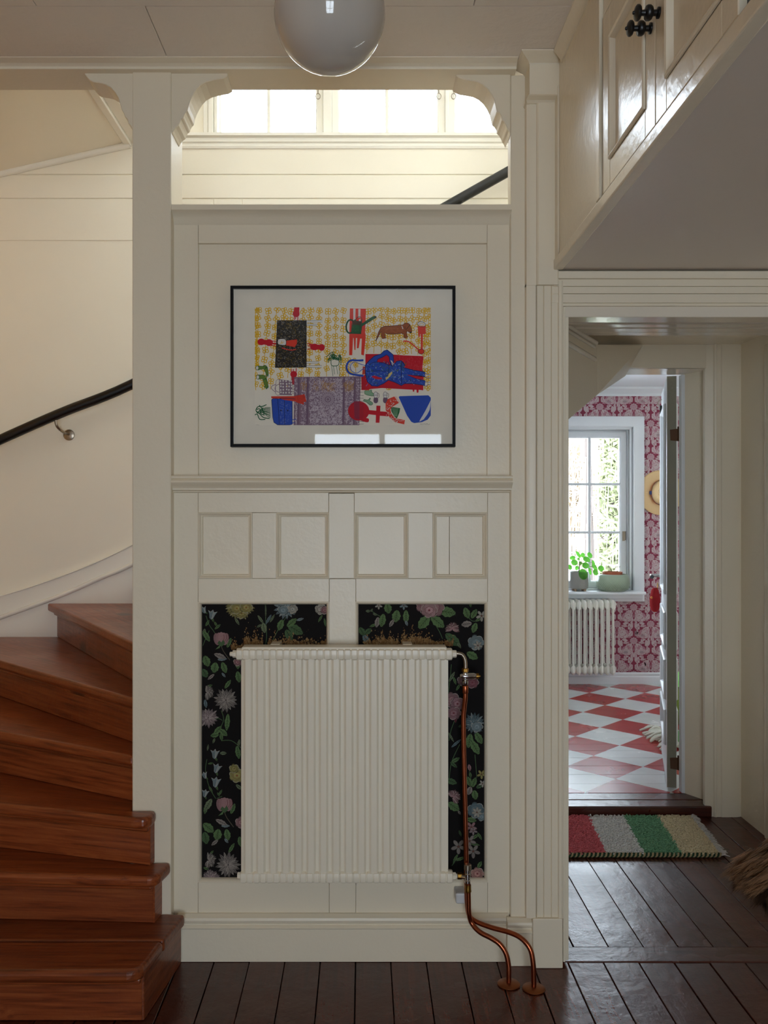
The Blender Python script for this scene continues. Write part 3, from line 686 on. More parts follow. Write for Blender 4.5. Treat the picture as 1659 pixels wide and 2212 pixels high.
# riser lines: (inner point, outer point) in plan
RL = [((-0.610,2.420),(-1.79,2.420)), ((-0.634,2.653),(-1.79,2.715)), ((-0.652,2.686),(-1.79,3.000)), ((-0.737,2.800),(-1.79,3.385)),
      ((-0.760,2.900),(-1.79,3.915)), ((-0.790,3.070),(-1.475,4.235)), ((-0.700,3.00),(-1.02,4.235)), ((-0.550,2.90),(-0.62,4.235))]
for i in range(3): RL.append(((-0.27+0.286*i*0.98, 2.90), (-0.27+0.286*i*0.98, 4.235)))
def off_line(a, b, d):
    a = Vector(a); b = Vector(b); t = (b-a).normalized(); n = Vector((-t.y, t.x))   # descending side
    return a + n*d, b + n*d
NS = 0.046
for i in range(len(RL)-1):
    z1 = RISE*(i+1); zt0 = z1-0.036
    a, b = RL[i]; a2, b2 = RL[i+1]
    fa, fb = off_line(a, b, NS); ang = math.atan2(b[1]-a[1], b[0]-a[0])
    if (Vector(fa) - Vector((0,0))).y > Vector(a).y and i < 5: fa, fb = off_line(a, b, -NS)
    if i == 0:
        poly1 = [(-1.79,2.374),(-0.640,2.374),(-0.614,2.382),(-0.600,2.400),(-0.592,2.440),(-0.578,2.545),(-1.79,2.545)]
        poly2 = [(-1.79,2.548),(-0.578,2.548),(-0.552,2.705),(-0.553,2.713),(-0.80,2.72),(-1.79,2.76)]
        polys = [poly1, poly2]
    elif i == 1:
        polys = [[(-1.79,2.676),(-0.640,2.604),(-0.616,2.612),(-0.606,2.630),(-0.594,2.700),(-0.594,2.714),(-0.71,2.714),(-0.71,2.76),(-1.79,3.04)]]
    elif i == 2:
        polys = [[(-1.79,2.950),(-0.690,2.644),(-0.660,2.642),(-0.642,2.658),(-0.638,2.690),(-0.640,2.714),(-0.716,2.714),(-0.716,2.83),(-1.79,3.43)]]
    else:
        if i == 3: fa = Vector((-0.7175,2.735))
        if i == 4: fa = Vector((-0.7175,2.800))
        if i >= 5: fa = off_line(a, b, NS)[0] if off_line(a,b,NS)[0].x < a[0] else off_line(a,b,-NS)[0]; fb = off_line(a, b, NS)[1] if off_line(a,b,NS)[1].x < b[0] else off_line(a,b,-NS)[1]
        if i == 5: fa = Vector((-0.7175, 2.865)); fb = Vector((-1.52, 4.235))
        back_in = Vector(a2); back_out = Vector(b2)
        poly = [tuple(fb), tuple(fa)]
        if i < 6: poly += [(-0.7175, max(2.88, fa[1]+0.03))]
        tb = (back_out-back_in).normalized(); nb_ = Vector((-tb.y, tb.x)); nb_ = nb_ if (nb_.x if i >= 4 else nb_.y) > 0 else -nb_
        poly += [tuple(back_in + nb_*0.03), tuple(back_out + nb_*0.03)]
        if i == 4: poly = [(-1.79,3.862), tuple(fa), (-0.7175,3.06), (-1.42,4.235), (-1.79,4.235)]
        polys = [poly]
    c = (a[0], a[1], z1)
    for P in polys:
        P = [(max(p[0], -1.79), p[1]) for p in P]; mm = MB(); mm.prism(P, zt0, z1, 'z')
        mm.build('tread', M_STAIR, stair, bevel=0.013, seg=4, spin=(c, ang))
    # riser board
    t = (Vector(b)-Vector(a)).normalized(); n = Vector((-t.y, t.x))
    if i < 5 and n.y < 0: n = -n
    if i >= 5 and n.x < 0: n = -n
    th = 0.018
    A0 = Vector(a); B0 = Vector(b)
    if i in (3,4,5):   # stops at the face of the post
        tt = (-0.7175 - A0.x)/t.x; A0 = A0 + t*tt
    zr0 = z1-RISE if i else 0.0
    mm = MB(); mm.prism([tuple(A0), tuple(B0), tuple(B0+n*th), tuple(A0+n*th)], zr0+0.001, zt0, 'z')
    mm.build('riser', M_STAIR, stair, bevel=0.0015, seg=1, spin=(c, ang))
    # cove strip under the nosing
    mm = MB(); o = -n*0.016; mm.prism([tuple(A0+o), (max(-1.79, (B0+o).x), (B0+o).y), tuple(B0), tuple(A0)], zt0-0.018, zt0, 'z')
    mm.build('nosing_strip', M_STAIR, stair, bevel=0.006, seg=3, spin=(c, ang))
# closed ends of the three lowest steps
for P, z0, z1 in (([(-0.612,2.422),(-0.604,2.424),(-0.566,2.73),(-0.582,2.73)], 0.0, RISE-0.036),
                  ([(-0.640,2.655),(-0.630,2.655),(-0.621,2.714),(-0.640,2.714)], RISE, 2*RISE-0.036),
                  ([(-0.660,2.689),(-0.651,2.687),(-0.644,2.714),(-0.660,2.714)], 2*RISE, 3*RISE-0.036)):
    mm = MB(); mm.prism(P, z0, z1, 'z'); mm.build('step_end', M_STAIR, stair, bevel=0.0012, seg=1, spin=((-0.6,2.5,0), R(80)))
# body under the steps (keeps the flight solid when seen from the side)
mm = MB()
for i in range(len(RL)-2):
    a, b = RL[i]; a2, b2 = RL[i+1]
    if i < 5: tq = (Vector(b)-Vector(a)).normalized(); nq = Vector((-tq.y, tq.x)); nq = -nq if nq.y < 0 else nq; aa = Vector(a)+tq*0.12+nq*0.03; bq = Vector(b)+nq*0.03; mm.prism([tuple(aa), tuple(bq), (b2[0],b2[1]+0.01), (a2[0]-0.10,a2[1]+0.05)], max(0.0, RISE*i-0.30), RISE*(i+1)-0.040, 'z')
mm.build('carriage', M_GAP, stair)
# white painted string against the back wall
YG = 4.232
top = [(-18,1292),(0,1288),(73,1266),(177,1228),(283,1179),(420,1100),(640,960),(860,815),(980,735)]
bead = [(-18,1340),(0,1334),(127,1288),(221,1247),(283,1220),(420,1141),(640,1001),(860,856),(980,776)]
def up(pts): return [(PX(a,YG), PZ(b,YG)) for a, b in pts]
T = up(top); Bd = up(bead)
mm = MB()
poly = T + [(T[-1][0], T[-1][1]-0.45)] + [(x, z-0.62) for x, z in T[::-1]]
n = len(T)
for i in range(n-1):
    q = [T[i], T[i+1], (T[i+1][0], T[i+1][1]-0.40), (T[i][0], T[i][1]-0.40)]
    mm.prism(q, YG, YT-0.002, 'y')
mm.build('string_board', M_CREAM2, stair)
mm = MB(); mm.tube(smooth_path([(x, YG-0.004, z) for x, z in T], 6), 0.0035, 6); mm.build('string_edge', M_CREAM2, stair, smooth=60)
mm = MB(); mm.tube(smooth_path([(x, YG-0.006, z) for x, z in Bd], 6), 0.011, 8); mm.build('string_bead', M_CREAM2, stair, smooth=60)

# ---------------------------------------------------------------- handrail
hr = thing('handrail', 'round black wooden handrail fixed along the cream stair wall', 'handrail', (-1.1, 4.15, 1.9))
pts = smooth_path([(-1.77,4.15,1.715),(-1.60,4.15,1.792),(-1.405,4.15,1.876),(-1.097,4.15,2.000),(-0.60,4.15,2.262),(-0.2,4.15,2.507),(0.2,4.15,2.733),(0.415,4.15,2.855),(0.677,4.15,3.003),(1.1,4.15,3.24)], 6)
mm = MB(); mm.tube(pts, 0.0235, 16); mm.build('rail', M_BLACK, hr, smooth=50)
def rail_bracket(x, z):
    mm = MB(); q = smooth_path([(x, 4.15, z-0.022), (x+0.006, 4.155, z-0.052), (x+0.022, 4.19, z-0.074), (x+0.030, 4.242, z-0.080)], 5)
    mm.tube(q, 0.0065, 8); b = mm.build('rail_bracket', M_NICKEL, hr, smooth=50)
    mm = MB(); mm.lathe([(0.0,-0.008),(0.020,-0.008),(0.0265,-0.005),(0.027,0.0)], (x+0.030, 4.2495, z-0.083), (0,1,0), 24); mm.build('rosette', M_NICKEL, b, smooth=40)
rail_bracket(-1.452, 1.855); rail_bracket(-0.02, 2.60); rail_bracket(0.95, 3.155)
# ================================================================= FLAT PRINT (wallpapers, the framed print)
class Canvas:
    """flat coloured shapes on a plane; every layer lies a few hundredths of a millimetre over the last one"""
    def __init__(s, fmap, d, rect, step=1.5e-5):
        s.fm = fmap; s.d = d; s.rect = rect; s.step = step; s.v = []; s.f = []; s.c = []; s.L = 0
        s.poly([(rect[0],rect[1]),(rect[2],rect[1]),(rect[2],rect[3]),(rect[0],rect[3])], (1,1,1,1))
    def base(s, col): s.c[:4] = [col]*4
    def up(s): s.L += 1
    def clip(s, p):
        x0, y0, x1, y1 = s.rect
        if all(x0 <= a <= x1 and y0 <= b <= y1 for a, b in p): return p
        for ax, lim, sg in ((0,x0,1),(0,x1,-1),(1,y0,1),(1,y1,-1)):
            out = []
            for i in range(len(p)):
                a, b = p[i-1], p[i]; ia = (a[ax]-lim)*sg >= 0; ib = (b[ax]-lim)*sg >= 0
                if ia != ib:
                    t = (lim-a[ax])/(b[ax]-a[ax]); out.append((a[0]+(b[0]-a[0])*t, a[1]+(b[1]-a[1])*t))
                if ib: out.append(b)
            p = out
            if len(p) < 3: return []
        return p
    def poly(s, p, col):
        p = s.clip([tuple(q[:2]) for q in p])
        if len(p) < 3: return
        s.mi = (getattr(s,'mi',0)+1) % 17; n = len(s.v); y = s.d - s.L*s.step - s.mi*s.step/18
        for q in p:
            X, Z = s.fm(*q); s.v.append((X, y, Z)); s.c.append(col)
        s.f.append(tuple(range(n, n+len(p))))
    def stroke(s, pts, w, col, smooth=3, close=False):
        if close: pts = list(pts) + [pts[0]]
        P = [Vector((a, b, 0)) for a, b in pts]
        if smooth > 1 and len(P) > 2: P = smooth_path(P, smooth)
        L = []; Rr = []
        for i, p in enumerate(P):
            t = P[min(i+1,len(P)-1)] - P[max(i-1,0)]
            if t.length < 1e-9: t = Vector((1,0,0))
            t.normalize(); nn = Vector((-t.y, t.x, 0))*(w/2); L.append(p+nn); Rr.append(p-nn)
        for i in range(len(P)-1): s.poly([L[i], L[i+1], Rr[i+1], Rr[i]], col)
    def ell(s, cx, cy, rx, ry, col, rot=0, n=14):
        c, q = math.cos(rot), math.sin(rot)
        s.poly([(cx+rx*math.cos(a)*c-ry*math.sin(a)*q, cy+rx*math.cos(a)*q+ry*math.sin(a)*c) for a in [2*math.pi*i/n for i in range(n)]], col)
    def ring(s, cx, cy, rx, ry, w, col, rot=0, n=12):
        c, q = math.cos(rot), math.sin(rot)
        s.stroke([(cx+rx*math.cos(a)*c-ry*math.sin(a)*q, cy+rx*math.cos(a)*q+ry*math.sin(a)*c) for a in [2*math.pi*i/n for i in range(n+1)]], w, col, 1)
    def build(s, name, mat, parent, label=None):
        me = bpy.data.meshes.new(name); off = Vector((0,0,0)); p = parent
        while p: off += p.location; p = p.parent
        me.from_pydata([tuple(Vector(v)-off) for v in s.v], [], s.f); me.update()
        at = me.attributes.new('ink', 'FLOAT_COLOR', 'POINT')
        at.data.foreach_set('color', [x for c in s.c for x in c]); me.materials.append(mat)
        o = bpy.data.objects.new(name, me); COL.objects.link(o); o.parent = parent
        if label: o['label'] = label
        return o
def rj(a): return random.uniform(-a, a)
def dim(c, k): return tuple(x*k for x in c[:3]) + (1,)

# ---------------------------------------------------------------- dark floral paper inside the two openings
G1, G2, G3 = S(96,122,78), S(78,102,68), S(114,126,96)
BLU, BLU2, MAU, MAU2 = S(134,148,150), S(106,124,128), S(158,140,138), S(146,136,128)
YEL, ROS, ROSD, CRM = S(168,158,98), S(162,124,124), S(122,60,66), S(182,176,162)
INKD = S(24,20,20)
def fl_leaf(c, x, y, a, l, w, col):
    c.L = 6 + random.randint(0,3)*4
    ca, sa = math.cos(a), math.sin(a); n = 7; L = []; Rr = []
    for i in range(n+1):
        t = i/n; ww = w*math.sin(math.pi*min(1,t*0.92+0.04))**0.8*(1.0 if i % 2 else 0.84)
        px, py = l*(t-0.5), ww/2
        L.append((x+px*ca-py*sa, y+px*sa+py*ca)); Rr.append((x+px*ca+py*sa, y+px*sa-py*ca))
    c.poly(L + Rr[::-1], col); c.up()
    c.stroke([(x-l/2*ca, y-l/2*sa), (x+l*0.42*ca, y+l*0.42*sa)], 0.9, dim(col,0.25), 1)
    for i in range(1, 6):
        t = i/6-0.45; bx, by = x+l*t*ca, y+l*t*sa
        for sg in (1,-1):
            b = a+sg*0.75; ll = w*0.42*math.sin(math.pi*(i/6.5)); c.stroke([(bx,by),(bx+ll*math.cos(b), by+ll*math.sin(b))], 0.7, dim(col,0.3), 1)
    c.up()
def fl_stem(c, pts, col=None, w=1.4): c.stroke(pts, w, col or G2, 4); c.up()
def fl_dahlia(c, x, y, r, col, a0=0, a1=6.283, hi=None):
    c.L = 24 + random.randint(0,9); r0 = r
    for ring, (k, rr) in enumerate(((17,1.0),(14,0.78),(10,0.55),(7,0.32))):
        for i in range(k):
            a = a0 + (a1-a0)*(i+0.5*(ring%2)+rj(0.15))/k; l = r*rr*(1+rj(0.1)); w = r*0.15
            cc = dim(col, 0.62+0.14*ring+rj(0.08)); ca, sa = math.cos(a), math.sin(a)
            P = [(0.15*l,-w*0.5),(0.55*l,-w),(0.82*l,-w*0.6),(l,0),(0.82*l,w*0.6),(0.55*l,w),(0.15*l,w*0.5)]
            c.poly([(x+p*ca-q*sa, y+p*sa+q*ca) for p, q in P], cc)
            if i % 2 == 0: c.up()
            c.stroke([(x+0.3*l*ca, y+0.3*l*sa), (x+0.95*l*ca, y+0.95*l*sa)], 0.7, INKD if i % 3 else CRM, 1)
            c.up()
def fl_rose(c, x, y, r, col, dark):
    fl_rose.k = (getattr(fl_rose,'k',0)+1) % 3; c.L = 105 + fl_rose.k*34
    for k in range(7):
        a = k*0.898; c.ell(x+r*0.5*math.cos(a), y+r*0.45*math.sin(a), r*0.52, r*0.44, dim(col,0.7+rj(0.12)), a, 12); c.up()
        c.stroke([(x+r*0.5*math.cos(a)+r*0.5*math.cos(a+b), y+r*0.45*math.sin(a)+r*0.42*math.sin(a+b)) for b in (-1.1,-0.5,0,0.5,1.1)], 0.8, INKD if k % 2 else CRM, 2); c.up()
    for k in range(6):
        a = k*1.05+0.5; c.ell(x+r*0.24*math.cos(a), y+r*0.2*math.sin(a), r*0.3, r*0.24, dim(col,0.95+rj(0.15)), a+1, 10); c.up()
        c.stroke([(x+r*0.24*math.cos(a)+r*0.28*math.cos(a+b), y+r*0.2*math.sin(a)+r*0.24*math.sin(a+b)) for b in (-1.2,-0.4,0.4,1.2)], 0.7, dim(dark,0.8), 2); c.up()
    c.ell(x, y, r*0.14, r*0.12, dark); c.up()
def fl_bud(c, x, y, r, col, dark):
    fl_leaf(c, x+r*1.0, y+r*0.5, -1.2, r*1.3, r*0.55, G1); c.L = 40
    for k, (dx, w) in enumerate(((-0.55,0.42),(0.55,0.42),(-0.25,0.42),(0.27,0.42),(0.0,0.40))):
        c.ell(x+dx*r, y-0.1*r+abs(dx)*0.25*r, w*r, 0.78*r, dim(col,0.75+0.07*k), dx*0.35, 14); c.up()
        c.stroke([(x+dx*r+w*r*0.8, y-0.55*r), (x+dx*r+w*r*0.9, y), (x+dx*r*0.6, y+0.6*r)], 0.8, dim(dark,0.7), 2); c.up()
    c.poly([(x-0.5*r,y+0.55*r),(x-0.25*r,y+0.2*r),(x,y+0.45*r),(x+0.25*r,y+0.1*r),(x+0.5*r,y+0.55*r),(x+0.1*r,y+0.95*r),(x-0.1*r,y+0.95*r)], G2); c.up()
    c.poly([(x-0.1*r,y+0.7*r),(x-0.75*r,y+1.35*r),(x-0.2*r,y+1.15*r)], G1); c.up()
    fl_stem(c, [(x,y+0.9*r),(x+0.3*r,y+1.6*r),(x+1.1*r,y+2.7*r)], S(92,84,70), 1.6)
def fl_bell(c, x, y, r, rot=0):
    c.L = 30
    ca, sa = math.cos(rot), math.sin(rot)
    def T(p, q): return (x+(p*ca-q*sa)*r, y+(p*sa+q*ca)*r)
    c.poly([T(*p) for p in ((-0.9,-0.7),(-0.35,-0.5),(0,-1.0),(0.3,-0.5),(0.9,-0.75),(0.6,-0.1),(0.35,0.7),(0,0.95),(-0.35,0.7),(-0.55,-0.1))], dim(BLU,0.85)); c.up()
    for q in (-0.4,-0.1,0.2,0.45): c.stroke([T(q,-0.5),T(q*0.7,0.1),T(q*0.3,0.8)], 0.7, CRM if q > 0 else dim(BLU2,0.5), 2)
    c.up(); c.stroke([T(-0.9,-0.7),T(-0.35,-0.5),T(0,-1.0),T(0.3,-0.5),T(0.9,-0.75)], 0.8, CRM, 1); c.up()
    fl_leaf(c, *T(0.35,0.95), rot+1.0, r*0.9, r*0.4, G1)
def fl_small(c, x, y, r, col, n=5, a0=0.3):
    c.L = 210
    for k in range(n):
        a = a0 + 2*math.pi*k/n; c.ell(x+r*0.58*math.cos(a), y+r*0.58*math.sin(a), r*0.48, r*0.27, dim(col,0.75+rj(0.1)), a, 10); c.up()
        c.ring(x+r*0.58*math.cos(a), y+r*0.58*math.sin(a), r*0.46, r*0.25, 0.6, dim(col,0.3), a, 10); c.up()
    c.ell(x, y, r*0.15, r*0.15, S(110,70,60), 0, 8); c.up()
def peel(c, x0, x1, ybot, hmax, n, dens):
    c.L = 240
    tan = [S(150,116,72), S(132,98,58), S(118,84,50), S(160,130,88)]
    for k in range(n):
        x = random.uniform(x0, x1); t = (x-x0)/(x1-x0); hh = hmax*(0.45+0.55*math.sin(3.1*t*2.2+0.6)**2)
        y = ybot - abs(random.gauss(0, 0.42))*hh; r = random.uniform(0.7, 3.4)*(1.0 if y > ybot-hh*0.45 else 0.6)
        if random.random() > dens and y < ybot-hh*0.5: continue
        m_ = random.randint(4,7); c.poly([(x+r*random.uniform(0.4,1)*math.cos(2*math.pi*i/m_)*1.0, y+r*random.uniform(0.6,1.6)*math.sin(2*math.pi*i/m_)) for i in range(m_)], random.choice(tan))
        if k % 6 == 0: c.up()
    c.up()
def pxmap(d): return lambda a, b: (PX(a, d), PZ(b, d))
def lf(c, x, y, deg, l, w, col=G1): fl_leaf(c, x, y, R(deg), l, w, col)
cv = Canvas(pxmap(YW), YW, (426, 1296, 716, 1912)); cv.base(S(21,17,16)); cv.up()
c = cv
for pts in ([(445,1330),(452,1350),(462,1364),(470,1378)], [(452,1362),(444,1380),(438,1395)], [(573,1300),(574,1340),(576,1375),(572,1400)], [(620,1330),(600,1362),(585,1392)],
            [(478,1535),(483,1555),(472,1580)], [(478,1600),(500,1600),(520,1615)], [(447,1640),(444,1665),(452,1700),(466,1725)], [(468,1725),(480,1720)],
            [(455,1560),(470,1552),(480,1556)]): fl_stem(c, pts)
fl_bell(c, 458, 1328, 11, 0.2); fl_bell(c, 440, 1318, 8, -0.4)
lf(c,446,1374,60,26,12); lf(c,441,1366,100,16,8,G3); lf(c,448,1346,-60,15,6); lf(c,470,1354,-40,16,6); lf(c,466,1348,60,12,5)
fl_dahlia(c, 518, 1308, 31, YEL, 0.0, 3.3); fl_rose(c, 512, 1314, 14, YEL, S(150,100,50)); fl_rose(c, 532, 1312, 14, YEL, S(150,90,50)); fl_rose(c, 522, 1325, 13, dim(YEL,0.85), S(120,90,50))
lf(c,512,1342,60,18,6,G3)
fl_bud(c, 478, 1380, 17, ROS, ROSD)
lf(c,475,1417,20,26,12,MAU2); lf(c,480,1424,-5,20,7,BLU); lf(c,446,1428,70,24,18); lf(c,464,1442,100,22,19); lf(c,484,1442,70,24,14); lf(c,442,1454,60,20,16,G2); lf(c,456,1462,140,18,7,MAU2); lf(c,483,1458,50,12,5,BLU)
lf(c,514,1435,90,20,12); fl_rose(c,514,1430,10,ROS,ROSD); lf(c,515,1462,80,24,14)
lf(c,570,1356,80,22,13,G3); lf(c,563,1338,55,22,6,G3); lf(c,580,1338,120,24,6,BLU2); lf(c,588,1336,-60,20,5,G3); lf(c,560,1352,150,12,5,G3); lf(c,574,1320,90,30,3,G3)
fl_dahlia(c, 618, 1312, 26, BLU, 0.0, 6.28); fl_rose(c, 612, 1318, 12, BLU, BLU2); fl_rose(c, 632, 1316, 11, CRM, BLU2)
lf(c,606,1350,110,24,15); lf(c,630,1345,-40,26,14); lf(c,638,1360,30,36,22,G2); lf(c,624,1372,60,26,18,G2); lf(c,648,1338,-15,16,6,BLU)
fl_rose(c, 693, 1316, 13, CRM, ROSD); fl_rose(c, 702, 1318, 10, ROS, ROSD); lf(c,692,1336,120,18,5); lf(c,702,1344,80,18,5)
fl_dahlia(c, 446, 1496, 16, MAU2, -1.6, 1.8); fl_dahlia(c, 450, 1550, 22, MAU); fl_dahlia(c, 488, 1512, 26, MAU2)
lf(c,492,1478,-55,22,9); lf(c,452,1482,-20,14,6); lf(c,491,1560,95,36,12,G1); lf(c,470,1578,-50,24,12); lf(c,482,1582,40,22,13); lf(c,464,1588,170,18,11); lf(c,478,1592,80,16,8); lf(c,462,1600,110,12,5,G3)
lf(c,516,1605,100,16,6,G3); lf(c,444,1520,80,18,8,BLU2)
fl_bell(c,464,1629,11,0.1); fl_bell(c,468,1660,11,0.3); fl_bell(c,466,1690,12,0.15); fl_bell(c,442,1675,8,-0.3); fl_bell(c,443,1714,9,0.2)
lf(c,482,1627,0,14,8,G3); lf(c,449,1615,-80,14,4,G3); lf(c,455,1649,-10,12,4); lf(c,455,1705,60,16,5); lf(c,476,1712,-60,14,5); lf(c,450,1738,120,28,14,G3); lf(c,444,1748,100,20,9); lf(c,472,1716,60,10,4)
fl_rose(c, 512, 1675, 17, YEL, S(150,90,60)); fl_rose(c, 506, 1660, 11, dim(YEL,0.9), S(120,100,60)); lf(c,516,1700,40,16,8,G3); lf(c,514,1625,80,28,12)
fl_bud(c, 485, 1738, 18, ROS, ROSD)
lf(c,478,1776,25,26,11,MAU2); lf(c,487,1784,0,18,7,BLU); lf(c,450,1788,40,28,20); lf(c,444,1810,80,26,18,G2); lf(c,470,1803,100,24,20); lf(c,491,1803,80,24,15); lf(c,464,1820,140,18,8,MAU2); lf(c,489,1816,50,12,6,BLU)
fl_rose(c,522,1776,14,ROS,ROSD); lf(c,519,1818,80,22,12)
fl_dahlia(c,450,1858,17,MAU2,-1.6,2.2); fl_dahlia(c,493,1868,27,MAU2); fl_dahlia(c,456,1898,20,MAU,-3.2,0.2); lf(c,500,1832,-60,24,8); lf(c,457,1842,-50,12,5); lf(c,445,1876,20,12,6); 
peel(c, 500, 545, 1402, 26, 200, 0.6); peel(c, 528, 568, 1396, 40, 520, 0.8); peel(c, 580, 604, 1394, 30, 160, 0.6); peel(c, 620, 645, 1394, 30, 130, 0.5); peel(c, 605, 706, 1394, 34, 260, 0.35)
cv.build('wallpaper', M_FLORAL, mid, 'black floral wallpaper scuffed to bare board above the radiator')
cv = Canvas(pxmap(YW), YW, (766, 1296, 1058, 1912)); cv.base(S(21,17,16)); cv.up(); c = cv
for pts in ([(800,1318),(815,1328),(830,1336)], [(942,1352),(950,1366),(956,1380)], [(1008,1318),(1014,1336),(1024,1342),(1040,1338)], [(985,1550),(975,1575),(970,1600)], [(993,1608),(975,1648),(970,1690)],
            [(1026,1630),(1030,1680)], [(975,1435),(972,1470),(968,1500)], [(1014,1665),(1020,1700)], [(986,1850),(982,1862),(976,1870)], [(1010,1850),(985,1856),(978,1868)]): fl_stem(c, pts)
lf(c,838,1314,80,22,18); lf(c,826,1340,100,28,16); lf(c,815,1344,100,22,12,MAU2); lf(c,806,1351,160,16,6); lf(c,856,1331,100,26,20); lf(c,846,1346,120,18,9,MAU2); lf(c,877,1332,90,28,14); lf(c,878,1346,70,12,6,BLU)
lf(c,795,1320,0,10,6,G3); lf(c,803,1318,-60,8,4,G3); lf(c,810,1327,20,10,5,G3); fl_small(c,818,1308,8,CRM); fl_small(c,872,1308,9,BLU)
fl_rose(c, 918, 1308, 20, ROS, ROSD); fl_rose(c, 938, 1312, 22, ROS, ROSD); fl_rose(c, 927, 1318, 18, S(190,150,150), ROSD)
lf(c,916,1344,130,34,24,G1); lf(c,945,1343,40,36,22,G1); lf(c,966,1322,10,36,24,G1)
fl_dahlia(c, 977, 1360, 16, ROS, -3.4, 0.5); lf(c,978,1382,40,40,22,G2); lf(c,992,1394,60,14,6,G3)
lf(c,782,1364,60,20,14,G2); lf(c,795,1364,-40,18,12,G2); lf(c,790,1380,60,20,14,BLU2)
lf(c,1008,1324,70,24,16,G1); lf(c,1024,1326,-60,22,13,G1); lf(c,1008,1348,170,22,15,MAU2); lf(c,1025,1356,110,22,14,G1); lf(c,1034,1338,-30,16,7,G1); lf(c,1016,1306,80,12,5)
fl_rose(c, 1028, 1388, 18, BLU, BLU2); fl_small(c, 1032, 1394, 10, CRM, 6); lf(c,1020,1416,30,26,18,G1)
fl_small(c, 1040, 1330, 12, CRM); lf(c,976,1462,-60,24,7,G3); lf(c,982,1470,70,18,6,G1)
fl_rose(c, 1000, 1470, 13, S(130,104,104), ROSD); fl_rose(c, 1020, 1474, 14, S(140,90,96), ROSD); lf(c,990,1484,-60,18,6,G1)
fl_rose(c, 976, 1512, 18, ROS, ROSD); fl_rose(c, 988, 1520, 16, S(170,130,134), ROSD); fl_rose(c, 980, 1540, 16, S(160,120,124), ROSD); lf(c,984,1554,90,14,6,ROSD)
fl_dahlia(c, 1024, 1562, 23, BLU2); fl_rose(c, 1030, 1570, 13, BLU, BLU2); lf(c,996,1568,-20,12,6,G2)
lf(c,1014,1600,100,30,18,G1); lf(c,1034,1594,60,28,16,G1); lf(c,1026,1614,60,34,18,G1); lf(c,985,1606,-40,26,6,BLU2); lf(c,974,1592,60,24,5,G3)
lf(c,984,1642,-30,20,9,G1); lf(c,980,1652,40,18,8,G2); lf(c,975,1688,20,24,14,G2)
lf(c,1014,1658,80,14,8,ROS); lf(c,1016,1674,80,12,6,G1); lf(c,1013,1688,70,22,13,G1); lf(c,1024,1690,-70,22,12,G1); lf(c,1014,1708,110,18,14,MAU2); lf(c,1026,1717,80,20,15,G1); lf(c,1036,1698,-30,16,10,G2); fl_small(c,1040,1672,10,YEL); fl_small(c,1042,1692,8,CRM)
fl_dahlia(c, 978, 1722, 17, ROS, -2.4, 1.4); lf(c,980,1742,35,28,20,G1); lf(c,992,1755,60,10,5,MAU2)
fl_rose(c, 1028, 1750, 19, BLU2, BLU); fl_small(c, 1030, 1754, 11, CRM, 7); fl_rose(c,1040,1764,10,BLU,BLU2); lf(c,1018,1771,10,22,12,G1)
fl_small(c,1018,1786,12,ROS); fl_small(c,1022,1794,9,MAU); fl_small(c,990,1828,16,MAU2,5); fl_small(c,1014,1816,14,MAU2,5); fl_small(c,1022,1838,15,MAU2,5); lf(c,1025,1808,-30,22,8,G1); lf(c,1036,1806,60,18,6,G1); lf(c,1026,1824,10,20,6,G1)
lf(c,994,1800,70,14,5,G2); lf(c,984,1854,120,20,6,G1); lf(c,995,1855,-20,22,7,G1)
fl_rose(c, 1031, 1887, 15, S(186,140,130), ROSD); lf(c,1036,1868,-60,16,9,G1)
peel(c, 785, 980, 1394, 36, 640, 0.4); peel(c, 820, 860, 1394, 32, 460, 0.8); peel(c, 868, 905, 1394, 42, 460, 0.8); peel(c, 905, 935, 1394, 36, 220, 0.6)
cv.build('wallpaper', M_FLORAL, mid, 'black floral wallpaper with roses beside the copper pipe')

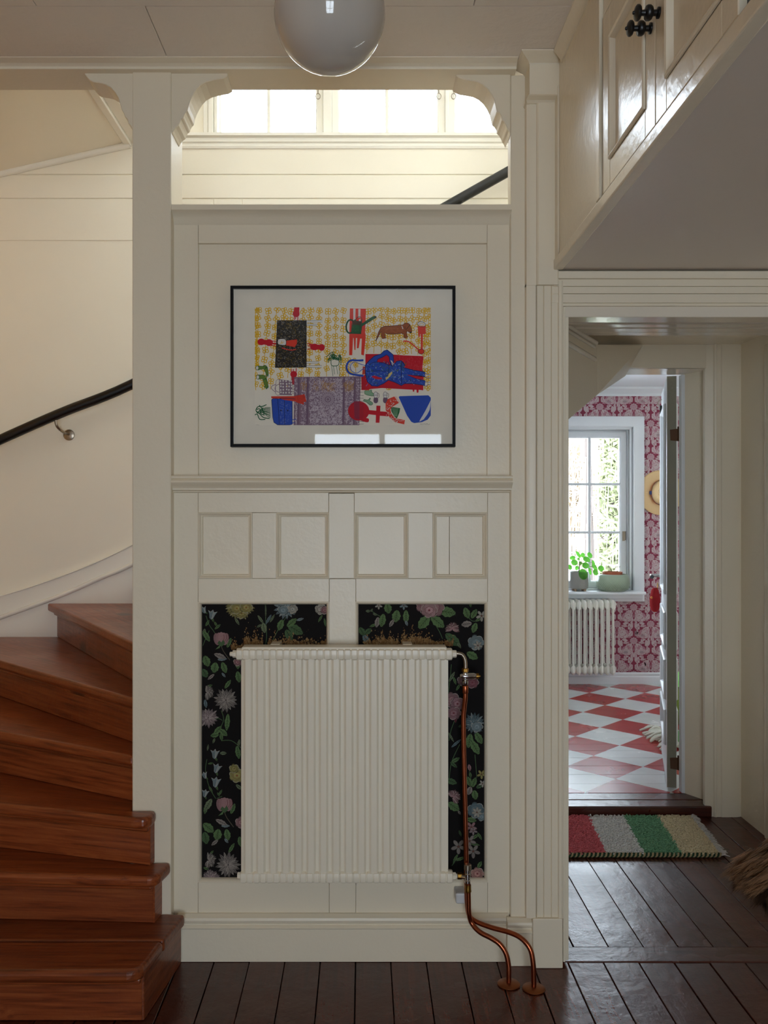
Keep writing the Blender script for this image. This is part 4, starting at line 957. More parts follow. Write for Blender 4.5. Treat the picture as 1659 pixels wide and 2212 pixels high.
# ---------------------------------------------------------------- crimson damask paper in the kitchen
DCR, DCM, DPK, DGY = S(136,56,76), S(190,170,170), S(174,126,136), S(160,140,142)
def damask(c, x, y, s):
    """one repeat about a flower head at (x, y); s: pixels per motif unit (repeat = 1 wide, half drop)"""
    def T(u, v, m=1): return (x+u*s*m, y+v*s)
    def acan(u, v, rot, l, w, m, col=DCM):   # lobed leaf
        P = []; n = 9
        for sd in (1,-1):
            rng = range(n+1) if sd == 1 else range(n,-1,-1)
            for i in rng:
                t = i/n; ww = w*math.sin(math.pi*(0.06+0.9*t))*(1.0 if i % 2 else 0.66)
                P.append((l*(t-0.5), sd*ww/2))
        ca, sa = math.cos(rot), math.sin(rot)
        c.poly([T(u+p*ca-q*sa, v+p*sa+q*ca, m) for p, q in P], col)
        return ca, sa
    for m in (1,-1):
        acan(0.165, 0.165, 0.65, 0.26, 0.17, m); acan(0.215, 0.345, -0.45, 0.25, 0.17, m); acan(0.075, 0.315, 1.25, 0.17, 0.095, m)
        acan(0.385, 0.08, 1.35, 0.21, 0.14, m); acan(0.41, 0.29, 2.1, 0.19, 0.14, m); acan(0.31, 0.24, 1.1, 0.17, 0.09, m, DPK)
        c.poly([T(0.265+0.135*math.cos(a)*(1.0 if k % 2 else 0.86), -0.165+0.100*math.sin(a)*(1.0 if k % 2 else 0.84), m) for k, a in enumerate([2*math.pi*i/18 for i in range(18)])], DCM)
        acan(0.08, -0.235, -1.15, 0.21, 0.105, m); acan(0.12, -0.40, 0.9, 0.16, 0.10, m); acan(0.35, -0.30, 0.9, 0.14, 0.09, m, DPK); acan(0.115, -0.105, 0.35, 0.10, 0.045, m, DPK)
        acan(0.085, 0.20, 1.3, 0.20, 0.10, m); acan(0.455, -0.05, 1.75, 0.22, 0.12, m); acan(0.415, -0.20, 0.6, 0.16, 0.09, m); acan(0.22, 0.04, 0.3, 0.20, 0.11, m); acan(0.055, -0.42, 1.3, 0.16, 0.08, m); acan(0.24, 0.47, 0.2, 0.18, 0.09, m)
        c.stroke([T(0.26,-0.02,m), T(0.20,0.03,m), T(0.10,0.10,m)], 0.016*s, DPK, 2)
    c.poly([T(0.118*math.cos(a)*(1.0 if k % 2 else 0.84), 0.108*math.sin(a)*(1.0 if k % 2 else 0.82)) for k, a in enumerate([2*math.pi*i/20 for i in range(20)])], DCM)
    c.up()
    for m in (1,-1):
        c.ell(*T(0.265,-0.158,m), 0.070*s, 0.040*s, DGY, 0, 10)
        for k in range(5): c.stroke([T(0.255,-0.02,m), T(0.195+0.035*k,-0.135,m)], 0.009*s, DPK, 1)
        for q in ([(0.08,0.21),(0.16,0.165),(0.25,0.21)], [(0.12,0.385),(0.21,0.345),(0.31,0.30)], [(0.37,0.03),(0.385,0.10),(0.41,0.17)], [(0.45,-0.13),(0.455,-0.05),(0.465,0.03)], [(0.14,0.02),(0.22,0.04),(0.29,0.06)], [(0.07,0.13),(0.085,0.20),(0.10,0.27)], [(0.36,-0.24),(0.415,-0.20),(0.47,-0.16)], [(0.45,0.24),(0.41,0.30),(0.37,0.36)], [(0.05,-0.17),(0.075,-0.235),(0.11,-0.31)], [(0.05,0.26),(0.075,0.315),(0.095,0.37)]):
            c.stroke([T(a,b,m) for a, b in q], 0.014*s, DPK, 2)
        for q in ([(0.13,0.15),(0.15,0.12)], [(0.19,0.165),(0.21,0.13)], [(0.19,0.37),(0.20,0.41)], [(0.24,0.33),(0.26,0.29)], [(0.38,0.08),(0.345,0.07)], [(0.395,0.12),(0.43,0.10)]):
            c.stroke([T(a,b,m) for a, b in q], 0.012*s, DCR, 1)
        c.ell(*T(0.160,-0.010,m), 0.050*s, 0.043*s, DCR, 0, 10)
        c.stroke([T(0.0,0.095,m), T(0.03,0.18,m), T(0.0,0.30,m)], 0.018*s, DPK, 2)
    c.ell(*T(0,0), 0.070*s, 0.062*s, DPK, 0, 14)
    c.poly([T(0,-0.32), T(0.022,-0.19), T(0.042,-0.145), T(0,-0.11), T(-0.042,-0.145), T(-0.022,-0.19)], DCR)
    c.up()
    for k in range(5): c.stroke([T(-0.05,-0.03+0.016*k), T(0,-0.02+0.02*k), T(0.05,-0.03+0.016*k)], 0.006*s, DCM, 1)
    for k in range(14): c.ell(*T(0.083*math.cos(k*0.449), 0.075*math.sin(k*0.449)), 0.010*s, 0.010*s, DCR, 0, 6)
    for m in (1,-1):
        for k in range(6): c.ell(*T(0.265+0.094*math.cos(2.6+k*0.5), -0.165+0.062*math.sin(2.6+k*0.5), m), 0.009*s, 0.009*s, DCR, 0, 6)
    c.ell(*T(0,0.44), 0.036*s, 0.045*s, DCR, 0, 8)
    c.up()
YWK = YK - 0.0015
def damask_rect(name, x0, y0, x1, y1):
    cv = Canvas(pxmap(YWK), YWK, (x0, y0, x1, y1), 1.5e-5); cv.base(DCR); cv.up(); L0 = cv.L
    for i in range(-4, 12):
        for j in range(-2, 12):
            x = 1200 + 530/5.53 + 36.6*i; y = 840 + 215/5.53 + 72.2*j + (36.1 if i % 2 else 0)
            if x < x0-40 or x > x1+40 or y < y0-40 or y > y1+40: continue
            cv.L = L0 + ((i+j) % 3)*5
            damask(cv, x, y, 73.0)
    return cv.build(name, M_DAMASK, kw)
damask_rect('wallpaper', 1140, 855, 1500, 902)
damask_rect('wallpaper', 1388, 902, 1500, 1454)
damask_rect('wallpaper', 1140, 1280, 1388, 1454)
# ================================================================= FRAMED PRINT
YF = 2.742
pic = thing('framed_print', 'framed colourful hand-drawn print of a room with dog and reclining woman in blue', 'picture', (PX(740,YF), 2.765, PZ(965,YF)))
fx0, fx1, fz0, fz1 = PX(497.5,YF), PX(984,YF), PZ(965,YF), PZ(617,YF)
mm = MB(); mm.frame(fx0, fx1, fz0, fz1, [(0,-0.030),(0,0),(0.0088,0),(0.0088,-0.012),(0.0088,-0.022)], YF); mm.build('frame', M_BLACKF, pic, label='thin black picture frame')
YA = YF + 0.012
M_PAPER = plain('off_white_paper', S(242,231,212), 0.8)
mm = MB(); mm.box(fx0+0.004, fx1-0.004, YA, YA+0.004, fz0+0.004, fz1-0.004); mm.build('paper', M_PAPER, pic)
mm = MB(); mm.box(fx0+0.0089, fx1-0.0089, YF+0.004, YF+0.006, fz0+0.0089, fz1-0.0089); mm.build('glazing', M_PGLASS, pic)
cv = Canvas(pxmap(YA), YA-0.0002, (550.5, 664, 930.5, 918.5), 1.5e-5); cv.base(S(242,231,212)); cv.up(); c = cv
IY, IR, IRO, IB, IG, IP, IK, IBR, IW = S(232,180,0), S(206,22,44), S(232,62,44), S(36,78,178), S(16,94,52), S(138,112,128), S(26,26,32), S(160,82,34), S(228,222,213)
def A(p): return (480+p[0]/3.19, 600+p[1]/3.19)
def Lz(p): return (540+p[0]/7.541, 650+p[1]/7.541)
def Rz(p): return (720+p[0]/7.213, 650+p[1]/7.213)
def ap(f, pts): return [f(p) for p in pts]
def fill(f, pts, col, sm=0):
    q = ap(f, pts)
    if sm:
        v = smooth_path([(a,b,0) for a,b in q+[q[0]]], sm); q = [(a.x,a.y) for a in v[:-1]]
    c.poly(q, col)
def line(f, pts, w, col, sm=3, close=False): c.stroke(ap(f, pts), w, col, sm, close)
# --- yellow strings of flowers
def flower_yellow(x, y, r):
    n = random.choice((4,4,5)); a0 = random.uniform(0,6)
    for k in range(n):
        a = a0+2*math.pi*k/n; c.ring(x+r*0.62*math.cos(a), y+r*0.62*math.sin(a), r*0.5, r*0.42, 1.8, IY, a, 8)
    c.ell(x, y, r*0.22, r*0.22, IY, 0, 6)
for x, y0, y1, lean in ((250,205,775,-22),(322,205,775,-45),(378,205,770,-50),(432,205,740,-40),(478,205,690,-30),(560,205,700,-18),(610,205,680,-14),(672,205,690,-14),(733,205,680,-14),(783,205,560,-6),(836,205,690,-6),(232,205,640,0),
                    (1008,205,520,-10),(1050,205,520,-6),(1096,205,520,0),(1142,205,520,-6),(1182,205,500,-8),(1228,205,520,-8),(1268,205,520,-6),(1310,205,525,-6),(1355,205,530,-4),(1395,205,770,-2),(1425,205,770,-6),(870,560,690,0),(905,560,690,0),(1000,740,775,0),(1150,740,775,0)):
    P = [(x+lean*(t/6.0)+rj(5), y0+(y1-y0)*t/6.0) for t in range(7)]
    line(A, P, 1.3, IY)
    yy = y0 + random.uniform(10,30)
    while yy < y1-10:
        t = (yy-y0)/(y1-y0); a = A((x+lean*t+rj(3), yy)); flower_yellow(a[0], a[1], random.uniform(5.8,7.2)); yy += random.uniform(48,68)
line(A, [(1436,205),(1436,768)], 0.9, IY, 1); line(A, [(226,203),(1436,203)], 0.5, S(150,140,120), 1)
c.up()
# --- red stools round the dark table
def stool(f, pts_blob, legs):
    for (x, y, rx, ry) in pts_blob: q = f((x,y)); k = 7.541; c.ell(q[0], q[1], rx/k, ry/k, IR, 0, 18)
    for l in legs: line(f, l, 1.8, IR, 1)
stool(Lz, [(185,668,64,54),(310,680,64,57),(250,675,60,40)], [[(330,650),(435,662)],[(350,685),(430,694)],[(340,700),(430,706)],[(330,722),(430,738)]])
stool(Lz, [(1168,758,52,56),(1050,750,72,54),(1110,752,60,40)], [[(935,690),(1010,708)],[(940,735),(1010,735)],[(935,785),(1010,780)],[(960,712),(1010,720)]])
stool(Lz, [(752,210,56,56),(764,130,42,44)], [[(722,240),(722,312)],[(745,250),(742,300)],[(780,245),(778,322)]])
fill(Lz, [(720,105),(806,105),(800,200),(712,200)], IR)
stool(Lz, [(712,1195,56,54),(712,1320,52,50)], [[(672,1110),(675,1190)],[(706,1110),(706,1190)],[(752,1095),(752,1190)]])
fill(Lz, [(672,1180),(760,1180),(748,1300),(676,1300)], IR)
c.up()
# --- scribbled dark table with a book and legs
for q in ([(918,318),(1178,312),(1178,348),(918,350)], [(918,374),(1095,378),(1088,408),(918,400)], [(918,985),(1118,988),(1124,1016),(918,1022)], [(918,1052),(1168,1050),(1165,1088),(918,1084)]):
    fill(Lz, q, IW); line(Lz, q, 0.6, S(90,88,86), 1, True)
c.up()
fill(Lz, [(448,322),(918,320),(918,1082),(412,1088),(428,700)], S(40,38,36)); c.up()
for k in range(1500):
    x = random.uniform(440,905); y = random.uniform(330,1075); a = random.uniform(0,6.28); l = random.uniform(10,34)
    line(Lz, [(x,y),(x+l*math.cos(a),y+l*math.sin(a))], 0.42, random.choice((S(186,180,170),S(120,114,104),S(26,24,24),S(26,24,24),S(170,136,30),S(20,20,22))), 1)
    if k % 60 == 0: c.up()
c.up()
line(Lz, [(448,322),(918,320),(918,1082),(412,1088),(448,322)], 1.3, IK, 1); c.up()
fill(Lz, [(455,630),(500,616),(570,622),(590,660),(585,710),(560,724),(490,716),(455,700)], IW, 3); fill(Lz, [(594,648),(770,628),(766,700),(735,755),(590,726)], IRO); c.up()
line(Lz, [(455,630),(500,616),(570,622),(590,660),(585,710),(560,724),(490,716),(455,700)], 1.0, IK, 2, True); line(Lz, [(590,640),(768,625),(768,700),(730,758),(590,728)], 1.0, IK, 1)
line(Lz, [(515,650),(515,690)], 1.2, IY, 1); line(Lz, [(480,690),(530,690),(545,665)], 1.0, IY, 2); line(Lz, [(520,765),(600,790),(680,802),(750,790)], 1.8, IRO, 3); c.up()
# --- green pot plant, boots
for k in range(46):
    a = random.uniform(3.0,6.5); r = random.uniform(10,130); x, y = 1385+r*math.cos(a)*0.85, 950+r*math.sin(a)*0.95
    q = Lz((x,y)); c.ring(q[0], q[1], random.uniform(1.2,2.6), random.uniform(1.2,2.4), 1.0, IG, 0, 7)
for q in ([(1320,840),(1260,900),(1240,915)], [(1270,950),(1275,1005)], [(1430,960),(1480,960),(1478,1045)], [(1460,880),(1495,960)], [(1320,960),(1325,1045),(1380,1060),(1445,1040),(1450,950)]): line(Lz, q, 1.5, IG)
for x0, x1 in ((1330,1350),(1360,1378),(1410,1428),(1448,1465)): line(Lz, [(x0,1060),(x1,1225 if x0 in (1330,1448) else 1195)], 0.9, IG, 1)
c.up()
for q in ([(92,1080),(120,1060),(215,1066),(250,1050),(285,1085),(300,1210),(275,1235),(230,1110),(130,1128),(98,1110)], [(108,1222),(130,1205),(240,1216),(268,1260),(300,1400),(270,1430),(245,1400),(205,1272),(130,1278),(108,1250)]):
    fill(Lz, q, S(104,132,52)); c.up(); line(Lz, q, 1.0, IG, 2, True); c.up()
    for k in range(10):
        i = random.randint(3,6); p = q[i]; line(Lz, [p,(p[0]-30+rj(20),p[1]+10+rj(20))], 1.0, IG, 1)
    c.up()
for x, y in ((118,1092),(128,1242)): q = Lz((x,y)); c.ell(q[0],q[1],3.2,4.4,IW); c.up(); c.ring(q[0],q[1],3.2,4.4,0.9,IG); c.up()
# --- purple carpet with a pale scratched pattern
fill(Lz, [(780,1240),(1660,1240),(1660,1252),(780,1256)], IP)
fill(A, [(497,684),(955,680),(945,1016),(492,1016)], IP); c.up()
PC = S(206,190,196)
def scratch(cx, cy, rx, ry, n, l=12, w=0.5):
    for k in range(n):
        a = random.uniform(0,6.28); r = math.sqrt(random.random()); x, y = cx+rx*r*math.cos(a), cy+ry*r*math.sin(a); b = random.uniform(0,6.28); ll = random.uniform(0.4,1)*l
        line(A, [(x,y),(x+ll*math.cos(b),y+ll*math.sin(b)),(x+ll*1.2*math.cos(b+0.7),y+ll*1.2*math.sin(b+0.7))], w, PC, 2)
def strip(x0, x1, n, l=9, w=0.5, col=PC):
    for k in range(n):
        x = random.uniform(x0+2,x1-2); y = random.uniform(692,1008); b = random.uniform(0,6.28); ll = random.uniform(0.5,1)*l
        line(A, [(x,y),(x+ll*math.cos(b),y+ll*math.sin(b)),(x+ll*math.cos(b+0.9),y+ll*1.2*math.sin(b+0.9))], w*1.5, col, 2)
strip(500,518,80); strip(545,578,260); strip(600,835,1500); strip(848,905,420); strip(925,945,90); c.up()
line(A, [(528,690),(522,1010)], 3.0, S(118,90,112), 1); line(A, [(590,686),(584,1012)], 3.4, S(118,90,112), 1); line(A, [(840,686),(832,1012)], 3.2, S(118,90,112), 1); line(A, [(915,686),(906,1012)], 3.2, S(118,90,112), 1); c.up()
for x in (556,566,872,886):
    for y in range(700,1010,24): q = A((x+rj(5),y+rj(5))); c.ring(q[0],q[1],1.8,2.2,0.8,S(110,82,108),0,8)
c.up()
q = A((728,838)); c.ell(q[0],q[1],17,17,IP,0,24); c.up()
for r in (16.5,12.5,8,4): c.ring(q[0],q[1],r,r*0.95,0.8,PC,0,24)
for k in range(20): a = k*0.314; c.ell(q[0]+10.2*math.cos(a), q[1]+9.8*math.sin(a), 0.9, 1.3, PC, a, 6); c.ell(q[0]+14.5*math.cos(a), q[1]+13.8*math.sin(a), 0.8, 0.9, PC, a, 6)
for k in range(70): line(A, [(815+rj(12),700+k*4.4),(818+rj(12),702+k*4.4)], 0.9, PC, 1)
for x, y in ((645,985),(700,990),(770,985),(690,940),(760,930),(640,900)): p = A((x,y)); c.ring(p[0],p[1],4,4.5,1.0,PC,0.3,10); c.ring(p[0]+3,p[1]-1,3,4,1.0,PC,0.8,10)
OC = S(184,134,52)
for k in range(120): x = random.choice((560,640,700,720,760,855,890)); line(A, [(x+rj(26),705+random.uniform(0,75)),(x+rj(26),715+random.uniform(0,75))], 0.55, OC, 1)
c.up()
for k in range(17): line(A, [(945,690+k*20),(975,690+k*20+rj(4))], 0.7, S(90,76,90), 1); line(A, [(470,690+k*8),(500,690+k*8)], 0.6, S(120,100,116), 1) if k < 14 else None
c.up()
# --- dotted bag
fill(A, [(392,700),(478,710),(484,740),(480,810),(395,808)], IP); c.up()
for x in (402,422,442,462,476):
    for y in (712,730,750,772,792): p = A((x+rj(3),y+rj(3))); c.ell(p[0],p[1],1.7,2.1,IW,0,8)
p = A((446,748)); c.ell(p[0],p[1],2,2,IY,0,6)
line(A, [(395,702),(372,710),(368,800),(395,808)], 0.9, IP, 2); line(A, [(372,735),(345,745),(340,765),(370,790)], 1.3, IP, 3); line(A, [(392,733),(368,748),(366,775),(392,790)], 1.2, IP, 3)
for y in (736,752,768,784,800): line(A, [(480,y),(496,y)], 0.7, IP, 1)
c.up()
# --- blue chest and orange tool, bush
fill(Lz, [(352,1610),(380,1588),(690,1615),(690,2010),(640,2024),(450,2020),(390,1980),(372,1900)], IB); c.up()
for k in range(140): x = random.uniform(480,685); y = random.uniform(1620,2000); line(Lz, [(x,y),(x+rj(20),y+rj(20))], 0.5, S(120,140,196), 1)
c.up()
line(Lz, [(352,1610),(380,1588),(690,1615),(690,2010),(640,2024),(450,2020),(390,1980),(372,1900),(352,1610)], 1.1, S(24,28,70), 1); line(Lz, [(452,1596),(480,2020)], 0.9, S(24,28,70), 1); line(Lz, [(562,1605),(566,2020)], 0.9, S(24,28,70), 1)
for x in (505,615): p = Lz((x,1785)); c.ell(p[0],p[1],1.8,1.8,S(24,28,60),0,8)
for q in ([(690,1935),(755,1930)], [(690,1990),(735,1985)]): line(Lz, q, 1.5, IB, 1)
c.up()
fill(Lz, [(345,1555),(720,1552),(890,1520),(920,1640),(875,1650),(880,1690),(775,1660),(740,1640),(560,1612),(480,1590),(350,1588)], S(214,60,44)); c.up()
for k in range(26): x = random.uniform(770,890); y = random.uniform(1545,1650); line(Lz, [(x,y),(x+rj(24),y+rj(24))], 0.5, S(150,40,40), 1)
line(Lz, [(480,1592),(560,1588),(740,1600)], 1.2, S(30,30,80), 2); c.up()
for k in range(9): line(Lz, [(200+rj(50),1790+rj(20)),(265+rj(20),1740+k*16),(335,1740+k*20)], 1.2, IG, 2)
for q in ([(95,1780),(130,1725),(200,1720),(270,1690)], [(100,1800),(150,1830),(220,1900),(320,1915)], [(80,1860),(120,1845),(160,1930),(250,1930)], [(110,1770),(160,1760),(180,1840),(240,1860)], [(120,1820),(170,1780),(215,1740)], [(150,1700),(200,1760),(230,1850)], [(95,1780),(130,1830),(200,1810)]): line(Lz, q, 1.9, IG, 3)
c.up()
# --- red striped chair and watering can
CH = IRO
fill(A, [(880,212),(990,214),(985,390),(876,388)], CH); c.up(); fill(A, [(903,214),(919,214),(917,330),(903,330)], IW); fill(A, [(938,216),(953,216),(951,330),(936,330)], IW); c.up()
fill(A, [(876,385),(988,385),(988,420),(976,536),(958,530),(962,420),(951,420),(940,486),(928,486),(930,416),(921,416),(918,498),(911,498),(906,416),(902,416),(896,534),(875,534)], CH); c.up()
p = A((882,336)); c.ring(p[0],p[1],8.6,14.5,3.4,S(18,80,44),0.1,22); c.up()
fill(Rz, [(300,345),(280,510),(430,515),(445,400),(650,275),(668,255),(640,235),(600,250),(450,350),(440,290),(330,290)], S(20,92,48)); c.up()
fill(Rz, [(355,300),(375,265),(410,262),(435,285),(430,340),(400,350),(365,340)], CH); fill(Rz, [(398,285),(425,285),(425,335),(400,340)], IW); c.up()
line(Rz, [(350,300),(375,258),(415,250),(445,280),(440,345)], 1.3, S(20,60,36), 3); line(Rz, [(290,350),(280,510),(430,515),(445,395),(650,270)], 1.2, S(16,56,34), 1)
for k in range(60): x = random.uniform(295,430); y = random.uniform(390,500); line(Rz, [(x,y),(x+rj(18),y+rj(18))], 0.5, random.choice((S(14,60,34),S(90,140,80))), 1)
fill(Rz, [(290,300),(440,320),(430,380),(300,372)], S(70,50,24)); p = Rz((655,255)); c.ell(p[0],p[1],2.2,2.8,S(16,40,28)); c.up()
# --- dachshund
dog = [(660,632),(700,500),(740,420),(790,398),(950,388),(1085,375),(1110,350),(1160,345),(1190,365),(1215,430),(1222,480),(1205,505),(1170,480),(1145,470),(1140,520),(1158,560),(1135,580),(1100,575),(1098,520),(1060,505),(960,518),(840,515),(800,500),(812,560),(820,580),(765,590),(748,545),(745,480),(700,560)]
fill(Rz, dog, IBR); c.up(); line(Rz, dog, 1.2, S(80,34,14), 1, True)
for k in range(60): x = random.uniform(780,1080); y = random.uniform(405,500); line(Rz, [(x,y),(x+30,y+rj(8))], 0.5, S(190,110,60), 1)
c.up(); line(Rz, [(1068,390),(1085,440)], 1.6, IW, 1); line(Rz, [(1195,370),(1130,450),(1115,400)], 1.0, S(40,24,20), 2); p = Rz((1205,492)); c.ell(p[0],p[1],2.2,1.8,IK); c.up()
# --- red cup and ladle
fill(Rz, [(1312,395),(1440,395),(1440,515),(1395,520),(1392,760),(1365,760),(1362,520),(1350,520),(1345,565),(1330,565)], IRO); p = Rz((1375,365)); c.ell(p[0],p[1],8.5,5.6,IW,0.25,16); c.up(); c.ring(p[0],p[1],8.5,5.6,0.9,IK,0.25,18); c.ring(p[0],p[1]+0.6,4.5,3,0.9,IY,0,10)
line(Rz, [(1090,630),(1150,630),(1210,660),(1330,765)], 2.6, IRO, 3); p = Rz((1368,790)); c.ell(p[0],p[1],6.6,5.6,IRO,0,14); c.up(); c.ring(p[0],p[1],6.6,5.6,0.9,IK,0,16); c.up()
# --- red couch
fill(Rz, [(500,828),(830,830),(1110,850),(1405,862),(1385,1090),(1410,1100),(1400,1395),(1330,1385),(1325,1430),(1300,1430),(1295,1385),(1262,1385),(1260,1415),(1240,1415),(1235,1385),(760,1358),(560,1375),(555,1390),(440,1390),(435,1180),(500,1150)], IR); c.up()
for k in range(160): x = random.uniform(950,1390); y = random.uniform(850,1080); line(Rz, [(x,y),(x+rj(6),y+20)], 0.45, S(220,80,90), 1)
for k in range(14): line(Rz, [(436,1190+k*14),(500,1190+k*14)], 0.6, S(140,30,50), 1)
c.up()
# --- woman in blue lying on the couch
hair = [(470,925),(380,930),(290,925),(230,960),(205,1040),(235,1110),(300,1145),(470,1170)]
line(Rz, hair, 4.2, IB, 3); line(Rz, [(470,950),(360,945),(280,960),(245,1030),(270,1090),(350,1135),(470,1150)], 1.0, S(190,196,200), 3)
p = Rz((352,1035)); c.ell(p[0],p[1],11.0,11.5,IW,0,20); c.up(); fill(Rz, [(385,950),(500,1015),(490,1060),(390,1125)], IW); c.up()
line(Rz, [(262,1035),(280,985),(340,955),(420,985),(505,1010)], 1.3, IB, 2); line(Rz, [(262,1035),(285,1090),(350,1125),(400,1110),(450,1068),(490,1060)], 1.3, IB, 2); line(Rz, [(348,950),(350,1120)], 1.3, IY, 1); flower_yellow(*Rz((350,1000)), 5.0)
fill(Rz, [(460,1020),(520,1030),(520,1140),(450,1150)], S(206,70,50)); c.up()
body = [(500,1000),(560,930),(640,860),(740,830),(790,780),(840,765),(930,840),(940,920),(935,1000),(905,1010),(880,950),(870,870),(830,840),(760,880),(690,910),(680,955),(780,965),(860,1000),(930,1010),(990,940),(1060,932),(1120,1010),(1090,1040),(1250,1080),(1425,1110),(1430,1185),(1300,1165),(1140,1150),(1290,1215),(1430,1245),(1425,1320),(1250,1290),(1110,1290),(1060,1320),(960,1270),(860,1235),(780,1290),(690,1330),(600,1325),(530,1260),(500,1140)]
fill(Rz, body, IB); c.up()
for k in range(420):
    x = random.uniform(510,1400); y = random.uniform(960,1300)
    if x > 1100 and 1150 < y < 1215: continue
    if y > 1250 and x > 700 and x < 1080: continue
    if x > 1130 and (y < 1080 or y > 1285): continue
    line(Rz, [(x,y),(x+rj(40),y+rj(40))], 0.9, random.choice((S(150,172,214),S(40,110,110),S(90,110,50),S(16,34,96),S(96,130,196))), 1)
c.up(); line(Rz, body, 1.5, S(14,30,92), 1, True)
fill(Rz, [(595,1180),(640,1165),(700,1185),(765,1205),(730,1225),(650,1215)], IR, 2); fill(Rz, [(1140,1150),(1240,1160),(1400,1172),(1405,1225),(1290,1210)], IR); c.up()
fill(Rz, [(890,925),(915,935),(940,985),(925,1010),(905,970)], IW); fill(Rz, [(850,1150),(915,1095),(920,1130),(880,1180),(825,1235),(810,1195),(845,1185)], S(222,196,120)); c.up()
line(Rz, [(850,960),(890,940),(935,1000)], 0.9, S(22,44,120), 1); line(Rz, [(520,1100),(700,1090),(850,1100)], 1.2, S(12,30,80), 2); line(Rz, [(1062,940),(1060,1300)], 1.4, S(12,30,80), 1); line(Rz, [(850,960),(870,1000),(860,1100),(850,1180)], 1.2, S(12,30,80), 2); line(Rz, [(560,1000),(620,960),(680,955)], 1.1, S(12,30,80), 2)
for q in ([(1425,1115),(1460,1145),(1515,1150)], [(1425,1180),(1470,1205),(1515,1190)], [(1425,1248),(1460,1270),(1515,1262)], [(1420,1325),(1450,1325),(1480,1300),(1515,1310)]): line(Rz, q, 0.9, IB, 2)
c.up()
# --- mittens, shoes
for q in ([(490,1400),(560,1400),(590,1385),(600,1410),(590,1420),(635,1450),(625,1480),(560,1475),(490,1450)], [(480,1535),(540,1545),(570,1512),(580,1525),(565,1555),(610,1585),(610,1615),(570,1625),(520,1580),(470,1560)]):
    fill(Rz, q, S(140,176,140)); c.up(); line(Rz, q, 0.9, IG, 2, True); c.up()
for ox in (0, 148):
    fill(Rz, [(632+ox,1510),(690+ox,1510),(698+ox,1560),(680+ox,1592),(645+ox,1592),(625+ox,1560)], S(112,86,108), 2); p = Rz((660+ox,1465)); c.ell(p[0],p[1],4.2,6.8,IW,0,14); c.up()
    c.ring(p[0],p[1],4.2,6.8,0.8,S(100,78,98),0,14); line(Rz, [(685+ox,1435),(712+ox,1450),(710+ox,1500),(690+ox,1515)], 0.9, S(100,78,98), 2); line(Rz, [(636+ox,1470),(692+ox,1470)], 0.9, S(100,78,98), 1)
c.up()
# --- red key-like tool
p = Rz((395,1715)); c.ell(p[0],p[1],23,21,S(196,26,46),0.1,26); fill(Rz, [(540,1700),(668,1712),(672,1632),(735,1635),(730,1722),(862,1730),(858,1800),(725,1790),(718,1900),(660,1898),(664,1780),(540,1765)], IR); fill(Rz, [(430,1820),(540,1830),(556,1860),(540,1892),(470,1880),(400,1850)], IR, 2); c.up()
for k in range(14): line(Rz, [(420,1600+k*20),(470,1600+k*20)], 0.8, S(130,34,56), 1)
fill(Rz, [(320,1565),(410,1565),(410,1850),(330,1830)], S(150,44,70)); c.up()
# --- red dotted scarf, green brush
fill(Rz, [(815,1600),(850,1530),(950,1490),(1022,1590),(920,1650),(890,1690),(900,1750),(960,1830),(1115,1858),(1105,1925),(960,1890),(880,1820),(815,1700)], S(226,66,50)); c.up()
for k in range(120):
    t = random.random(); x = random.uniform(825,1000); y = random.uniform(1520,1900)
    inside = (y < 1650 and x > 850 - (y-1600)*0 and x < 1000-(y-1560)*0.9 and y > 1540) or (x < 890 and 1600 < y < 1780) or (y > 1800 and x > 880 and y < 1900 and (y-1800) < (x-800))
    if inside: p = Rz((x,y)); c.ell(p[0],p[1],1.0,0.8,IW,0,6)
for x in range(990,1100,24): p = Rz((x,1868+rj(14))); c.ell(p[0],p[1],1.1,0.9,IW,0,6)
for k in range(7): line(Rz, [(960+k*10,1500+k*13),(985+k*8,1490+k*13)], 0.6, S(226,66,50), 1)
c.up()
fill(Rz, [(900,1665),(930,1655),(1042,1672),(1030,1740),(990,1835),(950,1800),(905,1720)], S(28,100,58)); c.up()
for k in range(9): line(Rz, [(915+k*12,1670),(950+k*5,1800)], 0.6, S(130,170,130), 1)
c.up()
# --- big blue cup, signature squiggle
fill(Rz, [(1018,1500),(1035,1485),(1480,1472),(1520,1510),(1520,1545),(1400,1780),(1340,1880),(1380,1890),(1260,1905),(1215,1885),(1150,1790)], IB); fill(Rz, [(1522,1545),(1522,1780),(1470,1850),(1380,1890),(1320,1895),(1410,1845),(1490,1720)], IB); c.up()
fill(Rz, [(1515,1580),(1500,1700),(1420,1830),(1340,1878),(1390,1790),(1470,1650)], IW, 2); c.up()
line(Rz, [(1350,1925),(1365,1915),(1375,1930),(1390,1916)], 0.5, S(110,100,96), 3); line(Rz, [(1400,1928),(1420,1912),(1440,1930),(1460,1908),(1475,1930),(1510,1916)], 0.5, S(110,100,96), 3); line(Lz, [(92,2022),(120,2018),(155,2026)], 0.4, S(150,140,134), 3)
cv.build('print', M_INK, pic, 'bright screen-printed drawing with yellow flower strings')

